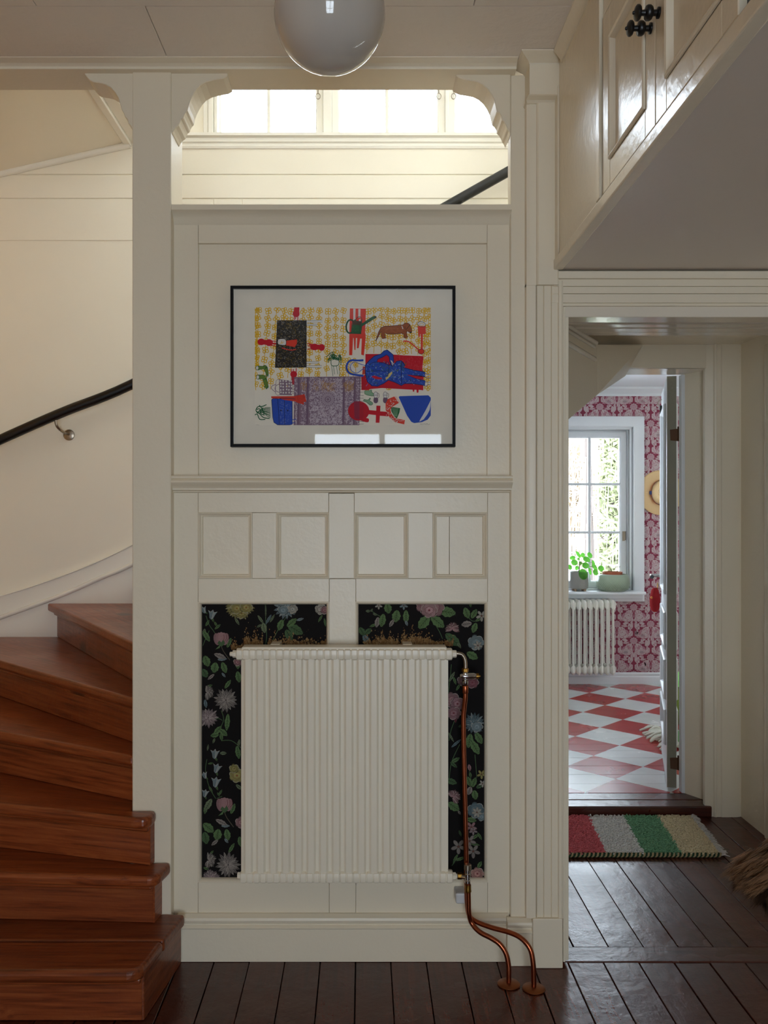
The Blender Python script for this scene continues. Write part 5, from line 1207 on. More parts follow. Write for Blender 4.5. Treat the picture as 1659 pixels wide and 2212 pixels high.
# ================================================================= FRONT RADIATOR AND ITS COPPER PIPES
YR = 2.660
rad = thing('panel_radiator', 'white ribbed panel radiator with copper pipes on the black floral wallpaper', 'radiator', (PX(745,YR), 2.72, 0.28))
rx0, rx1 = PX(520,YR), PX(968.5,YR); rz0, rz1 = PZ(1884,YR), PZ(1420,YR)
def rib_panel(yf, depth, sgn):
    n = 16; p = (rx1-rx0)/(n+0.5); prof = [(rx0, yf+0.010)]
    for i in range(n):
        a = rx0 + p*(i+0.22)
        prof += [(a, yf+0.0062), (a+p*0.10, yf+0.0015), (a+p*0.16, yf), (a+p*0.58, yf-0.0004), (a+p*0.64, yf+0.0015), (a+p*0.74, yf+0.0066), (a+p*0.90, yf+0.0070)]
    prof += [(rx1, yf+0.006), (rx1, yf+0.012)]
    return prof
prof = rib_panel(YR, 0.01, 1)
mm = MB(); pp = prof + [(rx1, YR+0.022), (rx0, YR+0.022)]
mm.prism(pp, rz0-0.01, rz1+0.01, 'z'); mm.build('ribbed_panel', M_RAD, rad, smooth=25)
mm = MB(); mm.box(rx0+0.004, rx1-0.004, YR+0.046, YR+0.058, rz0+0.0, rz1+0.03); mm.build('back_plate', M_RAD, rad, bevel=0.004)
mm = MB(); mm.box(PX(521,YR), PX(966,YR), YR+0.004, YR+0.058, PZ(1407,YR), PZ(1398,YR)); mm.build('top_plate', M_RAD, rad, bevel=0.005, seg=3)
for a in (584, 870):
    mm = MB(); mm.box(PX(a,2.71), PX(a+21,2.71), YR+0.050, 2.772, PZ(1406,2.71), PZ(1391.5,2.71)); mm.build('wall_bracket', M_RAD, rad, bevel=0.002)
def header(pyc, x0, x1, r):
    zc = PZ(pyc, YR+0.012); n = 32; xa, xb = PX(x0,YR+0.01), PX(x1,YR+0.01); p = (xb-xa)/n
    prof = [(r*0.70, 0.0), (r*0.95, 0.005)]
    for i in range(n):
        h = p*(i+0.5); q = p*0.5
        prof += [(r*0.90, h-q*0.96), (r*1.04, h-q*0.70), (r*1.06, h), (r*1.04, h+q*0.70), (r*0.90, h+q*0.96)]
    prof += [(r*0.95, xb-xa-0.005), (r*0.70, xb-xa)]
    prof = [a for i, a in enumerate(prof) if i == 0 or a[1] > prof[i-1][1]-1e-9]
    mm = MB(); mm.lathe(prof, (xa, YR+0.014, zc), (1,0,0), 14)
    # square the front up a little, as the pressed tube is
    vs = []
    for (x, yy, z) in mm.v:
        dy, dz = yy-(YR+0.014), z-zc; rr = math.hypot(dy, dz); k = (rr/max(abs(dy),abs(dz),1e-9)); k = 1+(k-1)*0.55
        vs.append((x, YR+0.014+dy*k, zc+dz*k))
    mm.v = vs; mm.build('header', M_RAD, rad, smooth=30)
    return zc, xa, xb
zt_, xa_, xb_ = header(1413, 510, 977, 0.0175)
zb_, xa2_, xb2_ = header(1893, 519, 978, 0.0175)
yh = YR+0.014
def hexnut(x, z, r, l, y=yh, ax=(1,0,0)):
    mm = MB(); mm.lathe([(r*0.9,0),(r,0.0015),(r,l-0.0015),(r*0.9,l)], (x,y,z), ax, 6); return mm
mm = hexnut(xa_-0.011, zt_, 0.0115, 0.011); mm.lathe([(0.004,0),(0.007,0.002),(0.007,0.009)], (xa_-0.020, yh, zt_), (1,0,0), 10); mm.build('bleed_plug', M_RAD, rad)
mm = hexnut(xa2_-0.009, zb_+0.002, 0.010, 0.010); mm.build('blind_plug', M_RAD, rad)
mm = hexnut(xb_, zt_, 0.0115, 0.013); mm.build('union_nut', M_RAD, rad)
mm = hexnut(xb2_, zb_, 0.0115, 0.010); mm.lathe([(0.007,0),(0.007,0.010)], (xb2_+0.010, yh, zb_), (1,0,0), 10); mm.build('union_nut', M_RAD, rad)
def Pp(px, py, y): return tuple(W(px, py, y))
yv = yh - 0.002
pr = 0.0075
# chrome bend from the top of the radiator down to the thermostat valve
mm = MB(); mm.tube(smooth_path([Pp(983,1412,yh), Pp(991,1412,yh), Pp(999,1415,yh), Pp(1004,1424,yh), Pp(1005.5,1434,yh), Pp(1005.5,1444,yh)], 5), 0.0062, 12); mm.build('pipe_bend', M_NICKEL, rad, smooth=60)
vx = 1005
mm = MB(); p = W(vx,1448,yh); mm.lathe([(0.0085,-0.006),(0.0105,-0.004),(0.0105,0.005),(0.0085,0.007)], p, (0,0,1), 6); mm.build('coupling_nut', M_BRASS, rad)
v = W(vx,1478,yh)
mm = MB(); mm.lathe([(0.008,0),(0.0095,0.003),(0.0095,0.010),(0.006,0.013),(0.006,0.022),(0.0085,0.026),(0.0085,0.034),(0.006,0.038)], v, (0,0,1), 14)
mm.lathe([(0.006,-0.016),(0.0085,-0.012),(0.0085,0.003),(0.0105,0.004),(0.0105,0.026),(0.0085,0.030),(0.0085,0.034)], W(vx,1460.5,yh), (1,0,0), 16); mm.build('thermostat_valve', M_CHROME, rad, smooth=35)
mm = MB(); mm.lathe([(0.0088,0.033),(0.0088,0.041),(0.003,0.0415),(0.003,0.046)], W(vx,1460.5,yh), (1,0,0), 14); mm.build('valve_cap', M_BRASS, rad, smooth=35)
mm = MB(); mm.lathe([(0.0085,-0.022),(0.0095,-0.020),(0.0095,0.0),(0.0085,0.002)], W(vx,1482,yh), (0,0,1), 14); mm.build('copper_collar', M_COPPER, rad, smooth=40)
fl1, fl2 = W(1099,2127,2.606), W(1153,2137,2.582)
yb = yh + 0.004
mm = MB(); q = smooth_path([Pp(1005,1492,yh), Pp(1005,1508,yh), Pp(1002.5,1532,yb), Pp(1001,1560,yb+0.002), Pp(1003,1680,yb+0.004), Pp(1006,1800,yb+0.006), Pp(1007.5,1880,yb+0.010), Pp(1009,1945,2.690), Pp(1013,1975,2.688),
       Pp(1025,1989,2.675), Pp(1060,2003,2.65), Pp(1100,2014,2.625), Pp(1126,2027,2.605), Pp(1145,2050,2.590), Pp(1151.5,2080,2.583), (fl2.x, 2.582, 0.03), (fl2.x, 2.582, -0.02)], 6)
mm.tube(q, pr, 12); cp1 = mm.build('copper_pipe', M_COPPER, rad, smooth=60)
# lockshield valve at the bottom
mm = MB(); mm.lathe([(0.0095,0),(0.0105,0.002),(0.0105,0.013),(0.0075,0.015),(0.0075,0.022)], (xb2_+0.014, yh, zb_), (1,0,0), 8); mm.build('coupling_nut', M_BRASS, rad)
v = W(1010,1908,yv-0.012)
mm = MB(); mm.lathe([(0.007,0),(0.009,0.002),(0.009,0.009),(0.0075,0.011),(0.0075,0.018),(0.009,0.020),(0.009,0.029),(0.0075,0.031),(0.0075,0.042)], v, (0,0,1), 14)
mm.tube([(xb2_+0.026, yh-0.004, zb_), (v.x, v.y, zb_)], 0.0062, 10); mm.build('lockshield_valve', M_CHROME, rad, smooth=35)
mm = MB(); mm.lathe([(0.0095,0.040),(0.0115,0.042),(0.0115,0.056),(0.010,0.058)], v, (0,0,1), 16); mm.build('valve_cap', M_NICKEL, rad, smooth=35)
mm = MB(); mm.lathe([(0.0095,-0.022),(0.0105,-0.020),(0.0095,-0.014),(0.0095,0.0)], W(1011,1911,yv-0.012), (0,0,1), 12); mm.build('coupling_nut', M_BRASS, rad, smooth=35)
yq2 = yv-0.012
mm = MB(); q = smooth_path([Pp(1011,1908,yq2), Pp(1012,1945,yq2), Pp(1013,1972,yq2), Pp(1019,1994,yq2+0.002), Pp(1036,2013,2.645), Pp(1062,2027,2.63), Pp(1080,2040,2.62), Pp(1093,2060,2.612), Pp(1098.5,2085,2.608), (fl1.x, 2.606, 0.03), (fl1.x, 2.606, -0.02)], 6)
mm.tube(q, pr, 12); cp2 = mm.build('copper_pipe', M_COPPER, rad, smooth=60)
for f, par in ((fl1, cp2), (fl2, cp1)):
    mm = MB(); mm.lathe([(0.0085,0.007),(0.012,0.0068),(0.031,0.004),(0.0335,0.0015),(0.0335,0.0)], (f.x, f.y, 0.001), (0,0,1), 32)
    mm.build('floor_plate', M_COPPERD, par, smooth=40)
M_CLIP = plain('white_plastic', S(214,214,214), 0.4)
mm = MB(); mm.box(PX(984,2.71), PX(1005,2.71), 2.700, 2.757, PZ(1950,2.71), PZ(1927,2.71)); mm.build('pipe_clip', M_CLIP, rad, bevel=0.005, seg=3, label='white plastic pipe clip')

# ================================================================= GLOBE LAMP
YL = 1.97; lx, lz, lr = PX(712,YL), 2.514, 0.1245
lamp = thing('globe_lamp', 'white opal glass globe lamp hanging below the ceiling', 'lamp', (lx, YL, ZC))
mo, nt, bs = new_mat('opal_glass')
bs.inputs['Base Color'].default_value = S(192,184,174); bs.inputs['Roughness'].default_value = 0.06; bs.inputs['IOR'].default_value = 1.5
bs.inputs['Subsurface Weight'].default_value = 0.35; bs.inputs['Subsurface Radius'].default_value = (0.05,0.045,0.04); bs.inputs['Coat Weight'].default_value = 0.3
mm = MB(); mm.lathe([(max(0.0005, lr*math.sin(math.pi*i/40)), -lr*math.cos(math.pi*i/40)) for i in range(38)], (lx,YL,lz), (0,0,1), 64); mm.build('globe', mo, lamp, smooth=60)
mm = MB(); mm.lathe([(0.030,lr*0.97),(0.036,lr*0.98),(0.036,lr+0.02),(0.014,lr+0.028),(0.012,lr+0.06),(0.012,ZC-lz-0.03),(0.05,ZC-lz-0.02),(0.055,ZC-lz)], (lx,YL,lz), (0,0,1), 28); mm.build('ceiling_fitting', M_BRASS, lamp, smooth=40)
# ================================================================= KITCHEN THINGS
# ---------------------------------------------------------------- column radiator
kr = thing('column_radiator', 'white cast-iron column radiator under the kitchen window', 'radiator', (1.8, 6.80, 0.13))
yk = 6.80; kz0, kz1 = PZ(1458,6.74), PZ(1296,6.74); pitch = 0.0437
M_IRON = paint('cream_iron_paint', S(230,226,214), 0.35, 60, 0.05, 0.02)
xr = PX(1329,6.76)
def section_mesh():
    mm = MB(); h = kz1-kz0
    for sy in (-0.055, 0.055):
        mm.tube([(0,sy,0.03),(0,sy,0.08),(0,sy,h/2),(0,sy,h-0.08),(0,sy,h-0.03)], [0.015,0.0095,0.0085,0.0095,0.015], 10)
        mm.add([( -0.0035,sy-0.022 if sy < 0 else sy+0.022,0.035),(0.0035,sy-0.022 if sy < 0 else sy+0.022,0.035),(0.0035,sy,0.03),(-0.0035,sy,0.03),(-0.0035,sy-0.022 if sy < 0 else sy+0.022,h-0.035),(0.0035,sy-0.022 if sy < 0 else sy+0.022,h-0.035),(0.0035,sy,h-0.03),(-0.0035,sy,h-0.03)],
               [(0,1,5,4),(1,2,6,5),(2,3,7,6),(3,0,4,7),(0,3,2,1),(4,5,6,7)])
    for z in (0.0, h):
        s_ = 1 if z == 0 else -1
        prof = [(0.0215,-0.060),(0.0165,-0.084)]
        mm.add([(-0.0215,-0.060,z+s_*0.022),(-0.006,-0.084,z+s_*0.020),(0.006,-0.084,z+s_*0.020),(0.0215,-0.060,z+s_*0.022),(0.0215,0.060,z+s_*0.022),(0.006,0.084,z+s_*0.020),(-0.006,0.084,z+s_*0.020),(-0.0215,0.060,z+s_*0.022),
                (-0.0215,-0.060,z+s_*0.055),(-0.004,-0.080,z+s_*0.078),(0.004,-0.080,z+s_*0.078),(0.0215,-0.060,z+s_*0.055),(0.0215,0.060,z+s_*0.055),(0.004,0.080,z+s_*0.078),(-0.004,0.080,z+s_*0.078),(-0.0215,0.060,z+s_*0.055),
                (-0.003,-0.070,z),(0.003,-0.070,z),(0.003,0.070,z),(-0.003,0.070,z)],
               [(0,1,9,8),(1,2,10,9),(2,3,11,10),(3,4,12,11),(4,5,13,12),(5,6,14,13),(6,7,15,14),(7,0,8,15),(8,9,10,11,12,13,14,15),(16,17,2,1),(17,18,4,3),(18,19,6,5),(19,16,0,7),(16,19,18,17),(1,0,16),(17,3,2),(18,5,4),(6,19,7)])
    return mm
sec = None
for i in range(13):
    x = xr - pitch*(i+0.5)
    if sec is None:
        mm = section_mesh(); mm.v = [(a+x, b+yk, c+kz0) for a, b, c in mm.v]; sec = mm.build('section', M_IRON, kr, smooth=30); base = sec.location.copy()
    else: copy_child(sec, kr, base + Vector((-pitch*i, 0, 0)))
for z in (kz0+0.038, kz1-0.038):
    mm = MB(); mm.lathe([(0.022,0),(0.022,0.008),(0.014,0.016),(0.010,0.020)], (xr-0.001, yk, z), (1,0,0), 12); mm.build('end_plug', M_IRON, kr, smooth=40)
for x in (xr-0.06, xr-0.5):
    mm = MB(); mm.box(x-0.006, x+0.006, yk+0.02, YK, kz0+0.06, kz0+0.075); mm.build('wall_bracket', M_IRON, kr)

# ---------------------------------------------------------------- plants on the sill
ZSILL = zsl + 0.006
yp = 6.87
px_, pz_ = PX(1251,yp), ZSILL
M_POT = plain('grey_glazed_pot', S(150,146,138), 0.35)
M_WOODL = plain('pale_wood', S(168,140,112), 0.5)
pl = thing('pilea_plant', 'green round-leaved pilea in a grey pot on small feet on the window sill', 'plant', (px_, yp, pz_))
r = 0.072
mm = MB(); mm.lathe([(r*0.80,0.018),(r*0.94,0.020),(r*0.99,0.032),(r,0.150),(r*0.96,0.152),(r*0.93,0.150),(r*0.90,0.130)], (px_,yp,pz_), (0,0,1), 32); mm.build('pot', M_POT, pl, smooth=40)
for k in range(4):
    a = R(45+90*k); mm = MB(); mm.lathe([(0.008,0),(0.012,0.020)], (px_+0.052*math.cos(a), yp+0.052*math.sin(a), pz_), (0,0,1), 10); mm.build('foot', M_WOODL, pl)
mm = MB(); mm.lathe([(0.0,0.131),(r*0.89,0.128)], (px_,yp,pz_), (0,0,1), 20, cap=False); mm.build('soil', plain('potting_soil', S(44,32,24), 0.95), pl)
M_LEAF, ntl, bsl = new_mat('pilea_leaf')
tcl = N(ntl, 'ShaderNodeTexCoord'); nl = N(ntl, 'ShaderNodeTexNoise', Scale=25.0); ntl.links.new(tcl.outputs['Object'], nl.inputs['Vector'])
cl = mixc(ntl, nl.outputs[0], S(58,130,40), S(104,176,60)); ntl.links.new(cl, bsl.inputs['Base Color']); bsl.inputs['Roughness'].default_value = 0.35
trl = N(ntl, 'ShaderNodeBsdfTranslucent'); ntl.links.new(cl, trl.inputs[0]); mxl = N(ntl, 'ShaderNodeMixShader'); mxl.inputs[0].default_value = 0.5
ntl.links.new(bsl.outputs[0], mxl.inputs[1]); ntl.links.new(trl.outputs[0], mxl.inputs[2]); ntl.links.new(mxl.outputs[0], ntl.nodes['Material Output'].inputs['Surface'])
M_STEM = plain('brown_stem', S(70,52,30), 0.7); M_STEMG = plain('green_stem', S(120,150,70), 0.6)
top_s = Vector((px_+0.005, yp, pz_+0.225))
mm = MB(); mm.tube([(px_-0.004,yp,pz_+0.128),(px_+0.0,yp,pz_+0.17),tuple(top_s)], [0.005,0.0045,0.004], 8); mm.build('stem', M_STEM, pl, smooth=60)
def round_leaf(cx, cz, y, rx, rz, tilt, face):
    n = 20; vs = []; fs = []
    nrm = Vector(face).normalized(); u = Vector((0,0,1)) - nrm*nrm.z; u.normalize(); w = nrm.cross(u)
    q = Matrix.Rotation(R(tilt), 3, nrm); u = q @ u; w = q @ w; C0 = Vector((cx,y,cz))
    for k in range(2):
        rr = 0.55 if k == 0 else 1.0
        for i in range(n):
            a = 2*math.pi*i/n; vs.append(C0 + u*(rz*rr*math.cos(a)) + w*(rx*rr*math.sin(a)) - nrm*(0.004*rr*rr))
    vs.append(C0 + nrm*0.001); ce = len(vs)-1
    fs = [(ce,i,(i+1)%n) for i in range(n)] + [(i,n+i,n+(i+1)%n,(i+1)%n) for i in range(n)]
    return vs, fs, C0
def zz(zx, zy): return 1200+zx/5.53, 1140+zy/5.53
leaves = [(205,357,38,26,0.03,20),(225,415,40,36,-0.02,-20),(275,318,22,46,0.04,25),(325,325,26,30,0.06,0),(412,325,36,38,-0.03,0),(372,375,44,36,-0.05,-30),(360,448,42,42,-0.04,20),(332,555,54,66,-0.075,15),
          (455,420,18,36,0.05,15),(470,470,26,50,0.02,30),(545,485,36,36,-0.03,-40),(478,530,30,40,-0.06,10),(415,520,18,44,0.05,10),(275,372,16,16,0.03,0),(300,420,20,24,0.07,0),(255,480,22,30,0.06,-10),(175,470,30,34,-0.03,0)]
for (lx_, ly_, rx_, rz_, dy, tl) in leaves:
    a, b = zz(lx_, ly_); y0 = yp + dy; k = y0/FPX/5.53
    mm = MB(); vs, fs, C0 = round_leaf(PX(a,y0), PZ(b,y0), y0, rx_*k, rz_*k, tl, (random.uniform(-0.4,0.4), -1, random.uniform(0.1,0.6)))
    mm.add(vs, fs); lo = mm.build('leaf', M_LEAF, pl, smooth=80)
    mm = MB(); st = top_s + Vector((rj(0.01), rj(0.01), rj(0.03)-0.02)); md = (st + C0)/2 + Vector((0,0,0.012)); mm.tube(smooth_path([st, md, C0 + Vector((0,0.002,0))], 4), 0.0014, 5); mm.build('leaf_stalk', M_STEMG, lo, smooth=60)
# pale green bowl with a clay pot inside
bx, by = PX(1324,6.86), 6.86
M_BOWL = plain('celadon_glaze', S(150,164,140), 0.3)
bw = thing('planter_bowl', 'wide pale green textured bowl beside the pilea on the window sill', 'bowl', (bx, by, pz_))
rb = 35.0/FPX*by
mm = MB(); prof = [(rb*0.66,0.0),(rb*0.74,0.003),(rb*0.90,0.018),(rb*0.985,0.045),(rb,0.070),(rb*0.99,0.095),(rb*0.94,0.118),(rb*0.85,0.131),(rb*0.80,0.132),(rb*0.80,0.120),(rb*0.80,0.012),(0.0,0.012)]
mm.lathe(prof, (bx,by,pz_), (0,0,1), 48); mm.build('bowl', M_BOWL, bw, smooth=50)
mm = MB()
for row in range(11):
    z = 0.016+row*0.0095; t = z/0.132
    rr = rb*(0.90+0.10*math.sin(math.pi*min(1,t*1.05)))*0.995 if t > 0.15 else rb*0.89
    for k in range(44):
        a = 2*math.pi*(k+0.5*(row%2))/44
        for s_ in (1,):
            c0 = Vector((bx+rr*math.cos(a), by+rr*math.sin(a), pz_+z)); o_ = Vector((math.cos(a),math.sin(a),0)); tt = Vector((-math.sin(a),math.cos(a),0)); e = 0.0048
            mm.add([c0+tt*e, c0+Vector((0,0,e)), c0-tt*e, c0-Vector((0,0,e)), c0+o_*0.0035], [(0,1,4),(1,2,4),(2,3,4),(3,0,4)])
ds = mm.build('dimples', M_BOWL, bw); ds['kind'] = 'stuff'
M_CLAY = plain('terracotta', S(172,92,62), 0.8)
tp = thing('terracotta_pot', 'terracotta pot with two thin bare seedlings set inside the green bowl', 'pot', (bx-0.004, by, pz_+0.012))
rt = 21.0/FPX*by
mm = MB(); mm.lathe([(rt*0.72,0.0005),(rt*0.92,0.112),(rt,0.114),(rt,0.138),(rt*0.92,0.138),(rt*0.90,0.125)], (bx-0.004,by,pz_+0.012), (0,0,1), 32); mm.build('pot', M_CLAY, tp, smooth=40)
mm = MB(); mm.lathe([(0.0,0.128),(rt*0.9,0.126)], (bx-0.004,by,pz_+0.012), (0,0,1), 20, cap=False); mm.build('soil', plain('dry_soil', S(60,46,36), 0.95), tp)
for q in ([(670,525),(665,505),(650,480),(628,440)], [(700,525),(705,495),(720,470),(772,468)]):
    mm = MB(); mm.tube(smooth_path([W(*zz(*p), by) for p in q], 4), 0.0018, 6); mm.build('seedling', M_STEM, tp, smooth=60)

# ---------------------------------------------------------------- straw hats on the wall
M_STRAW, nts, bss = new_mat('woven_straw')
tcs = N(nts, 'ShaderNodeTexCoord'); ws = N(nts, 'ShaderNodeTexWave', Scale=60.0, Distortion=2.0); ws.wave_type = 'RINGS'; nts.links.new(tcs.outputs['Object'], ws.inputs['Vector'])
nts.links.new(mixc(nts, ws.outputs[0], S(206,170,122), S(226,196,150)), bss.inputs['Base Color']); bss.inputs['Roughness'].default_value = 0.7; bump(nts, bss, ws.outputs[0], 0.2, 0.003)
bandc = [S(190,60,40), S(214,150,40), S(50,64,130)]
def hat(px, py, label, rk=48.0):
    y = 6.885; x, z = PX(px,y), PZ(py,y); k = y/FPX; rb_ = rk*k
    t = thing('straw_hat', label, 'hat', (x, YK-0.004, z), 'straw hats on the crimson wallpaper')
    mm = MB(); n = 48; vs = []; fs = []
    for j, (rr, h) in enumerate(((1.0,0.004),(0.98,-0.004),(0.8,0.006),(0.6,0.002),(0.48,0.0))):
        for i in range(n):
            a = 2*math.pi*i/n; ex = 0.46 if False else 1.0
            q = rr if rr > 0.7 else rr
            vs.append((x+rb_*q*math.cos(a)*(1.0 if rr > 0.7 else 0.94), y+0.02-h+0.012*math.cos(2*a)*(1-rr)*0, z+rb_*q*math.sin(a)*(1.0 if rr > 0.7 else 1.06)))
    for j in range(4):
        for i in range(n): fs.append((j*n+i, j*n+(i+1)%n, (j+1)*n+(i+1)%n, (j+1)*n+i))
    mm.add(vs, fs); o = mm.build('brim', M_STRAW, t, smooth=70)
    so = o.modifiers.new('thick', 'SOLIDIFY'); so.thickness = 0.003
    mm = MB(); vs = []; fs = []
    prof = ((0.50,0.0),(0.485,0.02),(0.47,0.06),(0.44,0.095),(0.36,0.112),(0.22,0.104),(0.08,0.094))
    for (rr, h) in prof:
        for i in range(n):
            a = 2*math.pi*i/n; pinch = 1.0 - 0.10*max(0,math.sin(a))**3*min(1,h/0.1)
            vs.append((x+rb_*rr*0.90*math.cos(a)*pinch, y+0.02-h, z+rb_*rr*1.12*math.sin(a)))
    m_ = len(prof)
    for j in range(m_-1):
        for i in range(n): fs.append((j*n+i, j*n+(i+1)%n, (j+1)*n+(i+1)%n, (j+1)*n+i))
    fs.append(tuple(range((m_-1)*n, m_*n))); mm.add(vs, fs); mm.build('crown', M_STRAW, t, smooth=70)
    for b, col in enumerate(bandc):
        mm = MB(); vs = []; fs = []
        for h in (0.003+b*0.007, 0.010+b*0.007):
            for i in range(n):
                a = 2*math.pi*i/n; rr = 0.508-0.08*h; vs.append((x+rb_*rr*0.90*math.cos(a), y+0.02-h, z+rb_*rr*1.12*math.sin(a)))
        fs = [(i,(i+1)%n,n+(i+1)%n,n+i) for i in range(n)]; mm.add(vs, fs); mm.build('hat_band', plain('hat_band_colour', col, 0.7), t, smooth=70)
    mm = MB(); xk = x-rb_*0.47; mm.box(xk-0.008, xk+0.006, y-0.004, y+0.018, z-0.016, z+0.012); mm.build('band_bow', plain('hat_bow', S(60,70,120), 0.7), t, bevel=0.003)
hat(1429, 1064, 'straw hat with a striped ribbon hanging next to the kitchen window')
hat(1529, 1070, 'straw hat mostly hidden behind the open kitchen door, only its brim edge seen')

# ---------------------------------------------------------------- open kitchen door leaf
leaf = struct('door_4', (1.50, 4.28, 0.055))
A0 = Vector((1.478, 4.284, 0)); dv = Vector((0.286, 0.958, 0)).normalized(); nv = Vector((dv.y, -dv.x, 0))   # nv points to the hidden side
Wd, Td, Z0, Z1 = 0.69, 0.045, 0.058, 2.062
def dpt(t, s_, z): return tuple(A0 + dv*t + nv*s_ + Vector((0,0,z)))
def dbox(name, t0, t1, s0, s1, z0, z1, mat, parent=leaf, bev=0.0015):
    mm = MB(); mm.add([dpt(t0,s0,z0),dpt(t1,s0,z0),dpt(t1,s1,z0),dpt(t0,s1,z0),dpt(t0,s0,z1),dpt(t1,s0,z1),dpt(t1,s1,z1),dpt(t0,s1,z1)], [(0,3,2,1),(4,5,6,7),(0,1,5,4),(1,2,6,5),(2,3,7,6),(3,0,4,7)])
    return mm.build(name, mat, parent, bevel=bev)
rails = [(Z0,0.24),(0.415,0.465),(0.665,0.715),(0.90,0.99),(1.94,Z1)]
dbox('stile', 0.0022, 0.10, 0, Td, Z0, Z1, M_KWHITE); dbox('stile', Wd-0.10, Wd, 0, Td, Z0, Z1, M_KWHITE)
dbox('edge_face', -0.0008, 0.002, 0.001, Td-0.001, Z0+0.002, Z1-0.002, M_GREYEDGE, bev=0)
for z0, z1 in rails: dbox('rail', 0.1005, Wd-0.1005, 0, Td, z0, z1, M_KWHITE)
for (a, z0), (z1, b) in zip(rails[:-1], rails[1:]):
    dbox('panel', 0.098, Wd-0.098, 0.016, Td-0.016, z0-0.003, z1+0.003, M_KWHITE, bev=0)
    for s0 in (-0.006, Td-0.010):
        fr = MB(); fr.frame(0.10, Wd-0.10, z0, z1, [(0,0),(0,0.006),(0.004,0.012),(0.012,0.010),(0.018,-0.002),(0.020,-0.010)], 0); 
        mm = MB(); mm.add([dpt(p[0], (p[1] if s0 < 0 else Td-p[1]), p[2]) for p in fr.v], fr.f); mm.build('moulding', M_KWHITE, leaf, smooth=30)
hz = PZ(1244, 4.87)
mm = MB(); mm.lathe([(0.026,0),(0.026,0.004),(0.010,0.006),(0.009,0.058)], dpt(Wd-0.055,0,hz), -nv, 16)
mm.build('door_handle', M_CHROME, leaf, smooth=40, label='chrome lever handle with black end')
mm = MB(); p0 = Vector(dpt(Wd-0.055,-0.055,hz)); p1 = p0 - dv*0.115; mm.tube([p0+dv*0.008, p1], 0.0095, 12); mm.build('door_lever', M_CHROME, leaf, smooth=40)
mm = MB(); mm.tube([p1, p1-dv*0.004], 0.0105, 14); mm.build('lever_end', M_BLACK, leaf, smooth=40)
mm = MB(); mm.lathe([(0.026,0),(0.026,0.004),(0.010,0.006),(0.009,0.058)], dpt(Wd-0.055,Td,hz), nv, 16); p0 = Vector(dpt(Wd-0.055,Td+0.055,hz)); p1 = p0 - dv*0.115; mm.tube([p0+dv*0.008, p1], 0.0095, 12); mm.build('door_handle', M_CHROME, leaf, smooth=40)
mm = MB(); mm.tube([p1, p1-dv*0.004], 0.0105, 14); mm.build('lever_end', M_BLACK, leaf, smooth=40)
for zc_ in (PZ(940,4.28), PZ(1648,4.28)):
    mm = MB(); mm.tube([dpt(-0.004,Td+0.010,zc_-0.03), dpt(-0.004,Td+0.010,zc_+0.04)], 0.007, 10); q = [dpt(-0.003,0.016,zc_-0.026),dpt(-0.003,Td+0.004,zc_-0.030),dpt(-0.003,Td+0.004,zc_+0.030),dpt(-0.003,0.014,zc_+0.026)]
    q2 = [tuple(Vector(p)-dv*0.002) for p in q]; mm.add(q+q2, [(0,1,2,3),(4,7,6,5),(0,4,5,1),(1,5,6,2),(2,6,7,3),(3,7,4,0)]); mm.build('hinge', M_RUST, leaf, smooth=40)
zk = PZ(884, 4.84)
mm = MB(); mm.tube(smooth_path([dpt(Wd-0.09,-0.001,zk+0.055), dpt(Wd-0.09,-0.016,zk+0.050), dpt(Wd-0.09,-0.020,zk+0.030), dpt(Wd-0.09,-0.012,zk+0.022)], 4), 0.0028, 6); mm.build('door_hook', M_NICKEL, leaf, smooth=50)
dbox('black_block', Wd-0.105, Wd-0.075, -0.012, 0.001, zk-0.045, zk+0.022, M_BLACK)  # plain black block on the door face below the hook
# red felt tag on the key
kx = Vector(dpt(Wd-0.055, -0.018, 0))
M_FELT = plain('red_felt', S(150,12,18), 0.9)
rt_ = thing('red_key_pouch', 'small red felt pouch hanging from the key of the white kitchen door', 'pouch', tuple(kx + Vector((0,0,PZ(1270,4.87)))))
zt2, zb2 = PZ(1271,4.87), PZ(1323,4.87)
mm = MB(); n = 12; prof = []
for i in range(n+1):
    t = i/n; w = 0.020+0.012*math.sin(math.pi*t**1.2); prof.append((zt2+(zb2-zt2)*t, w if 0 < i < n else w*0.6))
vs = []; fs = []
for z, w in prof:
    for a in range(10):
        an = 2*math.pi*a/10; p = kx - nv*(0.018 + 0.9*w*math.cos(an)) + dv*(0.010*math.sin(an)); vs.append((p.x, p.y, z))
for i in range(n):
    for a in range(10): fs.append((i*10+a, i*10+(a+1)%10, (i+1)*10+(a+1)%10, (i+1)*10+a))
fs += [tuple(range(10))[::-1], tuple(range(n*10,n*10+10))]; mm.add(vs, fs); mm.build('pouch', M_FELT, rt_, smooth=60)
mm = MB(); cz_ = PZ(1266,4.87); mm.tube([tuple(kx + dv*0.014*math.cos(t*0.45) - nv*0.004 + Vector((0,0,cz_+0.018*math.sin(t*0.45)))) for t in range(15)], 0.002, 6); mm.build('key_ring', M_BRASS, rt_, smooth=60)
mm = MB(); p = kx - nv*0.034 + Vector((0,0,PZ(1292,4.87))); mm.lathe([(0.0005,-0.010),(0.009,-0.006),(0.010,0.0),(0.008,0.007),(0.0005,0.010)], p, (0,0,1), 10); mm.build('bead', plain('orange_bead', S(200,110,40), 0.5), rt_, smooth=60)

